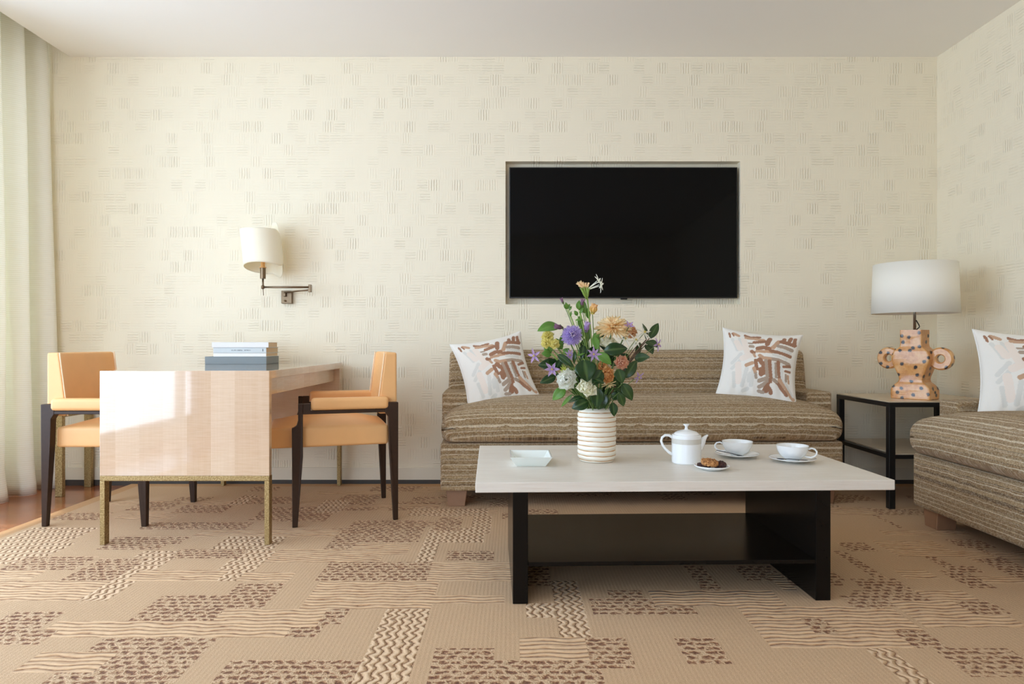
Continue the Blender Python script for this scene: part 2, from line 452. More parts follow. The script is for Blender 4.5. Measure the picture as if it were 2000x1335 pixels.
    col = k.mix(k.math('MULTIPLY', k.math('SUBTRACT', mott, 0.38), 1.3, clamp=True), k.mix(0.18, col, lin(120, 80, 52)), col)
    k.base(k.mix(k.math('MULTIPLY', k.math('SUBTRACT', big, 0.4), 0.2, clamp=True), col, lin(232, 204, 172)))
    k.set(rough=0.75, spec=0.26, sheen=0.08); k.bump(hgt, 0.8, 0.009); return k.m
M['rug'] = m_rug()

def m_attr(name, rough):
    k = NT(name); a = k.n('ShaderNodeAttribute', attribute_name='print')
    nz = k.noise(k.obj(), 700.0, 2.0); k.base(k.mix(k.math('MULTIPLY', nz, 0.12), a.outputs['Color'], lin(150, 140, 128)))
    k.set(rough=rough, spec=0.15, sheen=0.2); k.bump(nz, 0.2, 0.001); return k.m
M['cushion_print'] = m_attr('brush print linen', 0.9)

def m_vase():
    k = NT('ribbed ceramic'); v = k.obj(); x, y, z = k.sep(v)
    wob = k.math('MULTIPLY', k.math('SUBTRACT', k.noise(v, 9.0, 2.0), 0.5), 0.010)
    t = k.math('FRACT', k.math('DIVIDE', k.math('ADD', z, wob), 0.0188))
    d = k.math('ABSOLUTE', k.math('SUBTRACT', t, 0.5))
    nz = k.noise(v, 30.0, 3.0)
    line = k.math('SUBTRACT', 1.0, k.math('MULTIPLY', d, 6.5), clamp=True)
    line = k.math('MULTIPLY', line, k.math('MULTIPLY', nz, 2.3), clamp=True)
    k.base(k.mix(line, lin(236, 230, 216), lin(190, 140, 78))); k.set(rough=0.5)
    k.bump(k.math('MULTIPLY', d, 1.0), 0.5, 0.005); return k.m
M['vase'] = m_vase()

def m_spots():
    k = NT('spotted ochre ceramic'); v = k.obj()
    x, y, z = k.sep(v)
    vo = k.n('ShaderNodeTexVoronoi', voronoi_dimensions='2D'); k.link(k.comb(k.math('ADD', x, k.math('MULTIPLY', y, 0.8)), z, 0.0), vo.inputs['Vector']); vo.inputs['Scale'].default_value = 18.0; vo.inputs['Randomness'].default_value = 0.9
    wob = k.math('MULTIPLY', k.math('SUBTRACT', k.noise(v, 90.0, 2.0), 0.5), 0.16)
    d = k.math('ADD', vo.outputs['Distance'], wob)
    spot = k.math('LESS_THAN', d, 0.165)
    rim = k.math('LESS_THAN', d, 0.23)
    n1 = k.noise(v, 11.0, 4.0, 0.65); n2 = k.noise(v, 60.0, 4.0, 0.7)
    base = k.ramp(k.math('ADD', k.math('MULTIPLY', n1, 0.7), k.math('MULTIPLY', n2, 0.3)), [(0.3, lin(178, 104, 46)), (0.5, lin(218, 156, 90)), (0.7, lin(232, 188, 132))])
    dark = k.mix(k.white(vo.outputs['Position'])[0], lin(34, 26, 22), lin(78, 70, 66))
    k.base(k.mix(spot, k.mix(k.math('MULTIPLY', rim, 0.4), base, lin(150, 92, 48)), dark)); k.set(rough=0.3, coat=0.4); k.bump(n2, 0.25, 0.003); return k.m
M['spots'] = m_spots()

def m_cookie(name, a, b, c):
    k = NT(name); v = k.obj(); n1 = k.noise(v, 120.0, 5.0, 0.7)
    k.base(k.ramp(n1, [(0.35, a), (0.5, b), (0.66, c)])); k.set(rough=0.7); k.bump(n1, 0.9, 0.006); return k.m
M['oat'] = m_cookie('oat biscuit', lin(92, 54, 26), lin(184, 124, 68), lin(222, 170, 108))
M['choc'] = m_cookie('chocolate biscuit', lin(34, 18, 16), lin(66, 36, 32), lin(96, 58, 48))

def m_petal(name, tip, heart, rough=0.6, tr=0.48):
    k = NT(name); v = k.obj(); nz = k.noise(v, 90.0, 3.0)
    a = k.n('ShaderNodeAttribute', attribute_name='along').outputs['Fac']
    c = k.mix(k.math('ADD', k.math('MULTIPLY', a, 0.85), k.math('MULTIPLY', k.math('SUBTRACT', nz, 0.4), 0.5), clamp=True), heart, tip)
    k.base(c); k.set(rough=rough, spec=0.25)
    t = k.n('ShaderNodeBsdfTranslucent'); k.link(c, t.inputs[0]); mx = k.n('ShaderNodeMixShader'); mx.inputs[0].default_value = tr
    k.link(k.b.outputs[0], mx.inputs[1]); k.link(t.outputs[0], mx.inputs[2]); k.link(mx.outputs[0], k.t.nodes['Material Output'].inputs[0]); return k.m
M['p_lilac'] = m_petal('lilac petal', lin(214, 198, 240), lin(176, 152, 214))
M['p_violet'] = m_petal('violet petal', lin(214, 190, 226), lin(178, 146, 204))
M['p_plum'] = m_petal('plum bud', lin(176, 136, 166), lin(140, 106, 128))
M['p_peach'] = m_petal('peach petal', lin(255, 240, 204), lin(255, 226, 172))
M['p_apricot'] = m_petal('apricot petal', lin(248, 212, 168), lin(236, 176, 124))
M['p_orange'] = m_petal('amber petal', lin(238, 190, 128), lin(214, 148, 86))
M['p_salmon'] = m_petal('salmon petal', lin(248, 212, 182), lin(228, 146, 112))
M['p_white'] = m_petal('white petal', lin(252, 252, 248), lin(244, 246, 228))
M['p_cream'] = m_petal('cream petal', lin(250, 248, 232), lin(236, 234, 198))
M['p_yellow'] = m_petal('yellow petal', lin(250, 242, 170), lin(232, 222, 124))
M['p_blush'] = m_petal('yellow blush petal', lin(248, 204, 150), lin(244, 230, 134))
M['p_lime'] = m_petal('lime bract', lin(224, 230, 120), lin(184, 200, 86))
M['stamen'] = plain('stamens', lin(214, 198, 110), 0.7)

def m_leaf(name, a, b, rough):
    k = NT(name); v = k.obj(); nz = k.noise(v, 40.0, 3.0)
    vein = k.n('ShaderNodeAttribute', attribute_name='vein').outputs['Fac']
    k.base(k.mix(k.math('MULTIPLY', vein, 0.22), k.mix(nz, a, b), lin(132, 160, 92))); k.set(rough=rough, spec=0.36, coat=0.06); return k.m
M['leaf'] = m_leaf('glossy dark leaf', lin(13, 36, 14), lin(34, 70, 26), 0.2)
M['leaf_olive'] = m_leaf('dull green leaf', lin(28, 54, 22), lin(52, 82, 36), 0.32)
M['leaf_bright'] = m_leaf('bright green leaf', lin(66, 110, 40), lin(106, 148, 60), 0.35)
M['stem'] = plain('green stem', lin(96, 124, 58), 0.5, 0.2)
M['stem_pale'] = plain('pale green stem', lin(132, 160, 74), 0.5, 0.2)
M['stem_brown'] = plain('brown twig', lin(96, 70, 50), 0.6, 0.2)

# ------------------------------------------------------------------ the room
YB = 4.324        # back wall
XR = 2.692        # right wall
XL = -3.20        # window wall
YF = -3.0         # wall behind the lens
HC = 2.70

fl = MB().box(XL - .1, XR + .1, YF - .1, YB + .1, -0.10, -0.012).build('floor', M['floor']); tag(fl, 'dark red plank floor showing left of the rug', 'floor', kind='structure')
ce = MB().box(-2.80, XR + .1, YF - .1, YB + .1, HC, HC + .22).build('ceiling', M['ceiling']); tag(ce, 'plain off white ceiling', 'ceiling', kind='structure')
MB().box(XL - .1, -2.80, YF - .1, YB + .1, HC + .17, HC + .22).build('trim_1', M['ceiling'])
tag(bpy.data.objects['trim_1'], 'curtain recess in the ceiling along the window wall', 'ceiling', kind='structure')

# back wall with the television niche
NX0, NX1, NZ0, NZ1, ND = -0.041, 1.447, 1.1335, 2.0385, 0.07
w = MB()
TW = 0.16
w.box(XL - .1, NX0, YB, YB + TW, -0.1, HC + .2); w.box(NX1, XR + .1, YB, YB + TW, -0.1, HC + .2)
w.box(NX0, NX1, YB, YB + TW, -0.1, NZ0); w.box(NX0, NX1, YB, YB + TW, NZ1, HC + .2)
w.box(NX0, NX1, YB + ND, YB + TW, NZ0, NZ1)
tag(w.build('wall_back', M['wallpaper']), 'cream embossed wall behind the sofa with a shallow television niche', 'wall', kind='structure')
tag(MB().box(XR, XR + .1, YF, YB + .1, -0.1, HC + .2).build('wall_right', M['wallpaper_side']), 'cream embossed wall on the right', 'wall', kind='structure')
# window wall: opening Y -1.05 .. 4.22, Z 0.11 .. 2.61
WY0, WY1, WZ0, WZ1 = -1.05, 4.22, 0.11, 2.61
w = MB(); a, b = XL - .1, XL
w.box(a, b, YF - .1, WY0, -0.1, HC + .2); w.box(a, b, WY1, YB + .1, -0.1, HC + .2)
w.box(a, b, WY0, WY1, -0.1, WZ0); w.box(a, b, WY0, WY1, WZ1, HC + .2)
tag(w.build('wall_left', M['wallpaper_side']), 'window wall behind the curtain', 'wall', kind='structure')
# wall behind the lens, opened for an added fill window
w = MB(); a, b = YF - .1, YF
VX0, VX1 = -3.0, -0.5
w.box(XL - .1, VX0, a, b, -0.1, HC + .2); w.box(VX1, XR + .1, a, b, -0.1, HC + .2)
w.box(VX0, VX1, a, b, -0.1, WZ0); w.box(VX0, VX1, a, b, WZ1, HC + .2)
tag(w.build('wall_front', M['wallpaper']), 'cream wall behind the viewer', 'wall', kind='structure')

def window(name, label, horizontal_axis, c, lo, hi, posts):
    r = empty(name, (0, 0, 0)); tag(r, label, 'window', kind='structure')
    f = MB()
    def bar(p0, p1, z0, z1):
        if horizontal_axis == 'y': f.box(c - .035, c + .035, p0, p1, z0, z1)
        else: f.box(p0, p1, c - .035, c + .035, z0, z1)
    bar(lo, hi, WZ0, WZ0 + .06); bar(lo, hi, WZ1 - .06, WZ1)
    for p in posts: bar(p - .04, p + .04, WZ0 + .06, WZ1 - .06)
    f.build('window_frame', M['window_frame'], r, bevel=.004)
    g = MB(); e = [p for p in posts]
    for p, q in zip(e[:-1], e[1:]):
        if horizontal_axis == 'y': g.box(c - .004, c + .004, p + .04, q - .04, WZ0 + .06, WZ1 - .06)
        else: g.box(p + .04, q - .04, c - .004, c + .004, WZ0 + .06, WZ1 - .06)
    g.build('pane', M['glass'], r)
    return r
window('window_1', 'tall glazed window in the left wall', 'y', XL - .05, WY0, WY1, (WY0 + .04, -0.68, 0.95, 2.58, WY1 - .04))
window('fill_window', 'added unseen window behind the viewer for fill light', 'x', YF - .05, VX0, VX1, (VX0 + .04, -1.75, VX1 - .04))  # unseen window, added to let in frontal fill light

tag(MB().box(XL, XR, YB - .009, YB, 0.024, 0.102).build('baseboard_back', M['white_paint'], bevel=.002), 'low cream skirting board along the back wall', 'skirting board', kind='structure')
tag(MB().box(XL, XR, YB - .006, YB, -0.012, 0.024).build('trim_2', M['skirting_dark']), 'dark plinth under the back skirting board', 'base strip', kind='structure')  # thin strip of dark colour between floor and board
tag(MB().box(XR - .009, XR, YF, YB - .01, -0.012, 0.102).build('baseboard_right', M['white_paint'], bevel=.002), 'low cream skirting board along the right wall', 'skirting board', kind='structure')

# ------------------------------------------------------------------ rug
def rug():
    RX0, RX1, RY0, RY1, c = -2.404, 2.62, 0.30, 4.31, 0.0245
    nx = round((RX1 - RX0) / c); ny = round((RY1 - RY0) / c)
    K = [[0] * nx for _ in range(ny)]
    rnd = random.Random(5)
    def rect(kind, x0, x1, y0, y1):
        for j in range(ny):
            y = RY0 + (j + .5) * c
            if not (y0 <= y <= y1): continue
            for i in range(nx):
                x = RX0 + (i + .5) * c
                if x0 <= x <= x1: K[j][i] = kind
    def px(kind, xl, yt, xr, yb):
        st, sb = (yt - 670) / EYE, (yb - 670) / EYE
        rect(kind, (xl - 1000) / st, (xr - 1000) / sb, FOC / sb, FOC / st)
    # a scatter everywhere first, then the patches one can read in the photograph
    for q in range(46):
        kind = rnd.choice((1, 2, 3, 3, 2)); x = rnd.uniform(RX0, RX1); y = rnd.uniform(3.25, RY1) if q < 34 else rnd.uniform(RY0, 1.7)
        if kind == 2: a, b = rnd.uniform(.25, .6), rnd.uniform(.05, .14)
        elif kind == 1: a, b = rnd.uniform(.12, .3), rnd.uniform(.15, .35)
        else: a, b = rnd.uniform(.15, .4), rnd.uniform(.08, .25)
        rect(kind, x, x + a, y, y + b)
    for q in range(34):
        kind = rnd.choice((2, 3, 3)); x = rnd.uniform(1.0, 2.5) if q < 22 else rnd.uniform(-2.2, .9); y = rnd.uniform(2.3, 4.1) if q < 22 else rnd.uniform(3.1, 4.2)
        a, b = (rnd.uniform(.2, .45), rnd.uniform(.05, .11)) if kind == 2 else (rnd.uniform(.10, .30), rnd.uniform(.07, .16))
        rect(kind, x, x + a, y, y + b)
    V, H, D = 1, 2, 3
    for kind, q in [
        (V, (760,1177,790,1345)), (V, (290,1074,205,1170)), (V, (442,1047,530,1075)), (V, (477,1075,475,1135)),
        (V, (800,992,955,1008)), (V, (920,1008,960,1040)), (V, (840,1030,950,1058)), (V, (828,1058,850,1095)),
        (V, (60,1030,110,1065)), (V, (20,1060,60,1100)), (V, (475,965,480,985)),
        (D, (475,1137,505,1192)), (D, (325,1162,425,1215)), (D, (600,1190,615,1240)), (D, (625,1190,670,1215)),
        (D, (215,1242,330,1335)), (D, (450,1287,690,1345)), (D, (850,1267,960,1345)), (D, (960,1290,1190,1345)),
        (D, (650,1095,845,1135)), (D, (690,1015,820,1040)), (D, (660,1040,820,1058)), (D, (645,1058,690,1075)),
        (D, (200,1090,210,1135)), (D, (230,1047,345,1062)), (D, (60,1085,140,1112)), (D, (20,1195,60,1240)), (D, (300,1018,480,1033)),
        (D, (350,1072,470,1090)), (D, (360,985,430,1000)), (D, (520,990,640,1014)), (D, (670,965,725,985)), (D, (205,1062,310,1073)),
        (H, (120,1212,560,1242)), (H, (440,1190,610,1225)), (H, (630,1135,845,1190)), (H, (845,1160,980,1176)), (H, (540,1072,735,1097)),
        (H, (285,1110,420,1135)), (H, (482,1115,558,1135)), (H, (0,1135,150,1170)), (H, (80,1272,190,1312)), (H, (850,1095,1000,1133)),
        (H, (400,1033,655,1047)), (H, (0,1110,60,1128)),
        (V, (1080,1135,1155,1240)), (V, (1023,1175,1080,1203)), (H, (1010,1240,1145,1290)), (D, (1147,1240,1235,1300)), (D, (1190,1290,1200,1345)),
        (D, (1145,1165,1365,1200)), (D, (1190,1152,1260,1166)), (H, (1265,1150,1540,1182)), (H, (1440,1182,1850,1265)), (H, (1700,1150,2000,1222)),
        (D, (1320,1240,1435,1296)), (D, (1520,1265,1660,1345)), (V, (1645,1263,1830,1345)), (D, (1750,1232,1850,1266)), (D, (1825,1266,2060,1320)),
        (D, (1640,1160,1735,1190)), (D, (1665,1150,1820,1170)), (D, (1780,1075,1870,1110)), (D, (1830,1110,1950,1148)), (D, (1630,1075,1730,1128)),
        (H, (1700,1055,1880,1085)), (V, (1640,1035,1700,1075)), (D, (1740,1000,1810,1056)), (D, (1870,1055,2010,1112)),
        (D, (1340,1105,1410,1150)), (D, (1690,1000,1760,1030)), (D, (1655,1130,1780,1150)), (D, (1860,1170,1980,1200)), (H, (1600,990,1720,1005)), (D, (1900,1090,2040,1130)), (H, (1740,1110,1830,1128)), (D, (1560,1205,1640,1235)), (D, (100,1000,190,1015)), (H, (250,1000,330,1012)), (D, (560,1000,640,1016)), (V, (640,975,660,1000)), (H, (700,1062,800,1080)), (D, (860,1010,900,1034)), (D, (985,1000,1060,1012)), (D, (880,1075,960,1092)), (D, (0,1230,70,1255)), (D, (1425,1102,1540,1132)), (D, (1010,1105,1075,1140)), (H, (1500,1120,1560,1150)),
    ]:
        px(kind, *q)
    rect(0, 0.62, 1.02, 1.78, 1.98)
    bw = 0.072
    for j in range(ny):
        for i in range(nx):
            x, y = RX0 + (i + .5) * c, RY0 + (j + .5) * c
            if x < RX0 + bw or x > RX1 - bw or y > RY1 - bw or y < RY0 + bw: K[j][i] = 4
    mb = MB(); kinds = []
    mb.grid(lambda u, v: Vector((RX0 + (RX1 - RX0) * u, RY0 + (RY1 - RY0) * v, 0.0)), nx, ny)
    kinds = [float(K[j][i]) for j in range(ny) for i in range(nx)]
    sides = [((RX0,RY0),(RX1,RY0)), ((RX1,RY0),(RX1,RY1)), ((RX1,RY1),(RX0,RY1)), ((RX0,RY1),(RX0,RY0))]
    for (x0, y0), (x1, y1) in sides:
        mb.add([(x0,y0,-.0118),(x1,y1,-.0118),(x1,y1,0),(x0,y0,0)], [(0,1,2,3)]); kinds.append(4.0)
    mb.add([(RX0,RY0,-.0118),(RX0,RY1,-.0118),(RX1,RY1,-.0118),(RX1,RY0,-.0118)], [(0,1,2,3)]); kinds.append(4.0)
    o = mb.build('rug', M['rug']); at_ = o.data.attributes.new('patch', 'FLOAT', 'FACE'); at_.data.foreach_set('value', kinds)
    tag(o, 'large beige patchwork loop rug of ribbed, wavy and knotted squares', 'rug')
rug()

# ------------------------------------------------------------------ curtain
def curtain():
    r = empty('curtain', (-2.97, 3.9, -0.012)); tag(r, 'floor length oatmeal curtain hanging in folds at the left edge', 'curtain')
    n = 270; y0, y1 = 4.300, 3.36
    rnd = random.Random(3)
    def fn(u, v):
        # u: along, v: 0 bottom .. 1 top
        y = y0 + (y1 - y0) * u
        ph = 2 * math.pi * (y - 4.275) / 0.218 + 0.35 * math.sin(9 * u + 1)
        z = -0.010 + (2.84 + 0.01) * v
        loose = 1 - v
        amp = 0.075 + 0.022 * loose + 0.012 * math.sin(3 * v + 7 * u)
        x = -2.955 + amp * math.cos(ph + 0.35 * math.sin(2.6 * v + 4 * u)) + 0.016 * math.sin(5 * v + 11 * u) * loose - 0.03 * v
        x += 0.012 * math.cos(3.1 * ph + 2 * v)
        if v < 0.06: x += (0.06 - v) * 0.45 * (0.6 + 0.4 * math.sin(ph * 0.5 + 1))
        yy = y + 0.022 * math.sin(2 * ph + 1.5 * v)
        return Vector((max(x, -3.18), min(yy, YB - .012), z))
    o = MB().grid(fn, n, 46).build('cloth', M['curtain'], r, smooth=True, world_pts=True, solid=0.003)
    MB().box(-3.02, -2.98, 3.33, 4.31, 2.835, 2.868).build('rail', M['white_paint'], r, world_pts=True)
curtain()

# ------------------------------------------------------------------ television in the niche
def television():
    r = empty('television', (0.7075, YB + ND, 1.1736)); tag(r, 'large black flat screen television in the wall niche', 'television')
    X0, X1, Z0, Z1 = -0.0172, 1.4320, 1.1736, 2.005
    y = YB + 0.012
    MB().box(X0, X1, y, y + .03, Z0, Z1).build('case', M['black_metal'], r, bevel=.002, world_pts=True)
    k = NT('switched off screen'); k.base(lin(8, 8, 8)); k.set(rough=0.06, spec=0.12)
    MB().box(X0 + .006, X1 - .006, y - .0015, y + .001, Z0 + .007, Z1 - .006).build('screen', k.m, r, world_pts=True)
    MB().box(X0 + .3, X1 - .3, y + .028, YB + ND, Z0 + .2, Z1 - .2).build('wall_bracket', M['black_metal'], r, world_pts=True)
    MB().puff(.022, .006, .006, .004, (2, 2, 2), off=(0.712, y + .01, Z0 - .003)).build('sensor', M['black_metal'], r, smooth=True, world_pts=True)
television()

# ------------------------------------------------------------------ fabric sofas
def fabric_uv(o):
    me = o.data; uv = me.uv_layers.new(name='weave')
    for p in me.polygons:
        n = p.normal; side = abs(n.x) > 0.75
        for li in p.loop_indices:
            c = me.vertices[me.loops[li].vertex_index].co
            uv.data[li].uv = (c.y, c.z) if side else (c.x, c.z + c.y)
    return o

def make_sofa(W, D, seed):
    r = empty('sofa')
    hw = W / 2
    fabric_uv(MB().puff(hw, D / 2 - .01, .13, .018, (10, 4, 4), off=(0, -D / 2 - .01, .22)).build('base', M['fabric'], r, smooth=True))
    cush_front = D + .035
    arm_front = D - .128
    for s in (-1, 1):
        def armf(p):
            return Vector((p.x, p.y, p.z + (0.004 * math.cos(p.y * 5) if p.z > 0.1 else 0)))
        fabric_uv(MB().puff(.073, arm_front / 2, .129, .016, (3, 8, 5), fn=armf, off=(s * (hw - .073), -arm_front / 2, .481)).build('arm', M['fabric'], r, smooth=True))
    # one long T-shaped seat cushion
    hx = hw - .004; y0, y1 = -cush_front, -.15; hy = (y1 - y0) / 2; cy = (y0 + y1) / 2; hz = .094; cz = .445
    xin = hw - .150
    def seat(p):
        x, y, z = p; fy = (y + cy)
        u = abs(x) / hx; v = y / hy
        behind = fy > -arm_front - .004
        if behind and abs(x) > xin: x = math.copysign(xin, x)
        top = max(0.0, z / hz)
        crown = (1 - u ** 5) * (1 - abs(v) ** 2.6 * 0.92) * 0.062
        z2 = z + top * crown
        if z > 0: z2 -= 0.036 * u ** 9
        # soft bulge of the front face and small unevenness
        bul = 0.022 * (1 - (z / hz) ** 2) * (1 - u ** 8)
        if v < -0.6: y -= bul * min(1, (-v - .6) / .3)
        nz = noise.noise(Vector((x * 3.1 + seed, y * 4, z * 3))) * 0.007
        return Vector((x * (1 - 0.006 * (z / hz) ** 2), y + nz * .4, z2 + (nz if z > 0 else 0)))
    fabric_uv(MB().puff(hx, hy, hz, .058, (44, 18, 5), fn=seat, off=(0, cy, cz), rs=5).build('seat_cushion', M['fabric'], r, smooth=True))
    # back
    hb = hw - .014
    def back(p):
        x, y, z = p; t = (z + .19) / .38
        x *= 1 - 0.010 * t
        y2 = y + (0.045 * t if y < 0 else 0)
        bul = 0.014 * (1 - (abs(x) / hb) ** 6) * math.sin(math.pi * max(0, min(1, t)))
        if y < 0: y2 -= bul
        return Vector((x, y2, z + .004 * noise.noise(Vector((x * 3 + seed, 1, z * 2)))))
    fabric_uv(MB().puff(hb, .085, .19, .030, (30, 3, 10), fn=back, off=(0, -.087, .655)).build('backrest', M['fabric'], r, smooth=True))
    for sx in (-1, 1):
        for fy in (-D + .085, -.09):
            x = sx * (hw - .085); a, b = .058, .046
            lo = [(x-b, fy-b, 0), (x+b, fy-b, 0), (x+b, fy+b, 0), (x-b, fy+b, 0)]
            hi = [(x-a, fy-a+.01, .095), (x+a, fy-a+.01, .095), (x+a, fy+a-.01, .095), (x-a, fy+a-.01, .095)]
            MB().hexa(lo, hi).build('foot', M['foot_wood'], r, bevel=.003)
    return r

ang = math.radians(1.7)
s1 = make_sofa(2.205, 0.545, 1.0)
cf = Vector((0.716, 3.706, 0))
s1.location = cf + Vector((-math.sin(ang), math.cos(ang), 0)) * 0.545; s1.rotation_euler.z = ang
tag(s1, 'brown striped woven sofa against the back wall under the television', 'sofa')
s2 = make_sofa(2.20, 0.695, 7.0)
s2.location = (XR - .02, 3.372 - 1.10, 0); s2.rotation_euler.z = -math.pi / 2
tag(s2, 'striped woven sofa along the right wall, cut by the photo edge', 'sofa')

# ------------------------------------------------------------------ printed cushions
def print_strokes():
    B, T, Pk, G, K2 = lin(160, 116, 90), lin(200, 162, 132), lin(240, 222, 208), lin(223, 221, 214), lin(176, 156, 138)
    BL, W = lin(240, 227, 215), lin(239, 235, 227)
    S = []
    def s(c, w, *pts): S.append((c, w, pts))
    # pale leaves on the left half
    for a in [((330,250),(395,420)), ((450,240),(495,400)), ((300,610),(450,490)), ((300,690),(520,520)), ((330,760),(360,960)), ((420,720),(430,800))]: s(G, 50, *a)
    for a in [((400,300),(440,400)), ((400,640),(420,900)), ((520,260),(560,470)), ((470,560),(600,520))]: s(BL, 90, *a)
    for a in [((480,960),(545,720)), ((620,960),(650,760)), ((580,900),(600,800)), ((500,1030),(560,1010))]: s(G, 45, *a)
    s(B, 24, (295,150),(298,215)); s(T, 40, (370,150),(445,185)); s(B, 20, (345,150),(360,190))
    # browns
    s(B, 32, (555,175),(640,205),(790,205)); s(T, 34, (560,215),(680,235),(850,255)); s(B, 42, (690,300),(870,285))
    s(K2, 26, (600,312),(655,318)); s(K2, 44, (618,368),(662,372)); s(B, 52, (640,455),(672,475)); s(T, 30, (670,500),(690,540))
    s(B, 62, (905,330),(948,240)); s(T, 58, (1000,385),(1090,290)); s(B, 52, (1130,285),(1230,310),(1350,345))
    s(B, 46, (1160,290),(1180,245)); s(B, 46, (1255,300),(1280,235)); s(B, 44, (1340,340),(1352,250))
    s(B, 58, (740,405),(840,385),(930,405)); s(T, 40, (725,450),(1010,462)); s(B, 44, (960,440),(1130,475),(1285,520))
    s(K2, 44, (1085,360),(1200,385),(1310,425)); s(G, 38, (1080,412),(1285,468)); s(G, 34, (1000,500),(1220,560))
    s(T, 46, (770,520),(830,560)); s(K2, 46, (950,572),(1100,590),(1260,640)); s(T, 46, (840,560),(940,575))
    s(K2, 56, (872,610),(885,820)); s(B, 42, (932,610),(944,860),(925,900)); s(G, 44, (1000,640),(1005,845)); s(K2, 30, (1035,640),(1035,840))
    s(B, 42, (1080,620),(1092,880),(1140,940)); s(G, 36, (1140,650),(1132,850),(1200,960)); s(B, 34, (1170,680),(1275,665)); s(B, 30, (1195,740),(1270,745)); s(K2, 28, (1200,790),(1190,880)); s(T, 24, (1235,800),(1235,900))
    s(B, 50, (700,600),(712,730)); s(B, 66, (765,590),(800,640)); s(B, 66, (780,740),(785,810)); s(B, 40, (820,640),(822,800)); s(T, 38, (668,720),(690,790)); s(K2, 34, (695,800),(700,860))
    s(T, 46, (540,668),(640,640))
    s(K2, 56, (750,905),(870,865)); s(K2, 48, (750,985),(900,915)); s(B, 74, (845,1030),(905,960)); s(B, 50, (930,900),(920,1060)); s(W, 46, (945,955),(1010,1050))
    s(B, 52, (1000,890),(1060,930),(1160,1060)); s(T, 58, (1090,880),(1180,980),(1255,1095)); s(G, 28, (1150,880),(1270,1060)); s(K2, 40, (740,1040),(800,1060)); s(K2, 40, (985,885),(1030,905))
    c = [Vector((210, 55)), Vector((1455, 170)), Vector((1300, 1190)), Vector((85, 1065))]
    def inv(p):
        u = v = 0.5
        for _ in range(12):
            f = c[0]*(1-u)*(1-v) + c[1]*u*(1-v) + c[2]*u*v + c[3]*(1-u)*v - Vector(p)
            du = (c[1]-c[0])*(1-v) + (c[2]-c[3])*v; dv = (c[3]-c[0])*(1-u) + (c[2]-c[1])*u
            det = du.x*dv.y - du.y*dv.x
            u -= (f.x*dv.y - f.y*dv.x) / det; v -= (du.x*f.y - du.y*f.x) / det
        return Vector((u * 2 - 1, 1 - v * 2))
    return [(col, wd / 1180.0 * ((1.2 if col in (lin(223, 221, 214), lin(240, 227, 215)) else 1.35) if wd > 48 else 1.5), [inv(p) for p in pts]) for col, wd, pts in S], W
STROKES, CWHITE = print_strokes()

def make_cushion(name='cushion'):
    N = 150; Hs = 0.232; T = 0.085
    def shape(u, v, s):
        e = (1 - u * u) * (1 - v * v)
        x = u * Hs * (1 - 0.12 * (1 - v * v)); z = v * Hs * (1 - 0.11 * (1 - u * u))
        th = T * max(e, 0) ** 0.42 * (1 - 0.15 * (u * u + v * v)) + 0.002
        wr = 0.004 * math.sin(22 * u + 3 * v) * (1 - e) * max(0, -v) * (1 - abs(v) ** 12) + 0.005 * noise.noise(Vector((u * 2, v * 2, s * 3)))
        return Vector((x, s * (th + wr * min(1, e * 6)), z))
    vs_, fs, cols = [], [], []
    for s in (-1, 1):
        b = len(vs_)
        for j in range(N + 1):
            for i in range(N + 1):
                u, v = -1 + 2 * i / N, -1 + 2 * j / N
                vs_.append(shape(u, v, s))
                col = CWHITE
                if s < 0:
                    q = Vector((u, v))
                    for c, wd, pts in STROKES:
                        for a, d in zip(pts[:-1], pts[1:]):
                            ab = d - a; t = max(0, min(1, (q - a).dot(ab) / max(ab.length_squared, 1e-9)))
                            w_ = wd * (0.92 + 0.16 * noise.noise(Vector((u * 6, v * 6, wd * 50))))
                            if (q - a - ab * t).length < w_: col = c
                cols.append(col)
        for j in range(N):
            for i in range(N):
                f = (b + j*(N+1)+i, b + j*(N+1)+i+1, b + (j+1)*(N+1)+i+1, b + (j+1)*(N+1)+i)
                fs.append(f if s < 0 else f[::-1])
    mb = MB().add(vs_, fs)
    r = empty(name)
    me_o = mb.build('cover', M['cushion_print'], r, smooth=True)
    ca = me_o.data.attributes.new('print', 'FLOAT_COLOR', 'POINT')
    ca.data.foreach_set('color', [x for c in cols for x in c])
    pts = []
    for k in range(161):
        t = k / 160 * 4; q = int(t) % 4; f = (t % 1) * 2 - 1
        u, v = ((f, -1), (1, f), (-f, 1), (-1, -f))[q]
        p = shape(u, v, -1); p.y = 0; pts.append(p)
    MB().tube(pts, 0.0028, 6, cap=False).build('piping', M['cushion_print_edge'], r, smooth=True)
    return r
M['cushion_print_edge'] = plain('white piping', lin(234, 232, 226), 0.8, 0.03)
cush = make_cushion()
def pose(o, centre, yaw, lean, roll, scale=1.0):
    o.rotation_mode = 'XYZ'
    m = Matrix.Rotation(yaw, 4, 'Z') @ Matrix.Rotation(lean, 4, 'X') @ Matrix.Rotation(roll, 4, 'Y')
    o.rotation_euler = m.to_euler('XYZ'); o.location = centre; o.scale = (scale,) * 3
R_ = math.radians
GC = 'brush print cushions on the sofas'
pose(cush, at(967.5, 725, 3.895), R_(11), R_(-24), R_(-11.5), 0.925); tag(cush, 'brush print cushion leaning in the left corner of the back sofa', 'cushion', GC)
c2 = copy_tree(cush); pose(c2, at(1481.5, 715.5, 3.895), R_(-16), R_(-22), R_(6.5), 0.945); tag(c2, 'brush print cushion at the right end of the back sofa', 'cushion', GC)
c3 = copy_tree(cush); pose(c3, at(2016, 737, 3.12), R_(-20), R_(-20), R_(3), 0.975); tag(c3, 'brush print cushion on the right hand sofa, cut by the photo edge', 'cushion', GC)

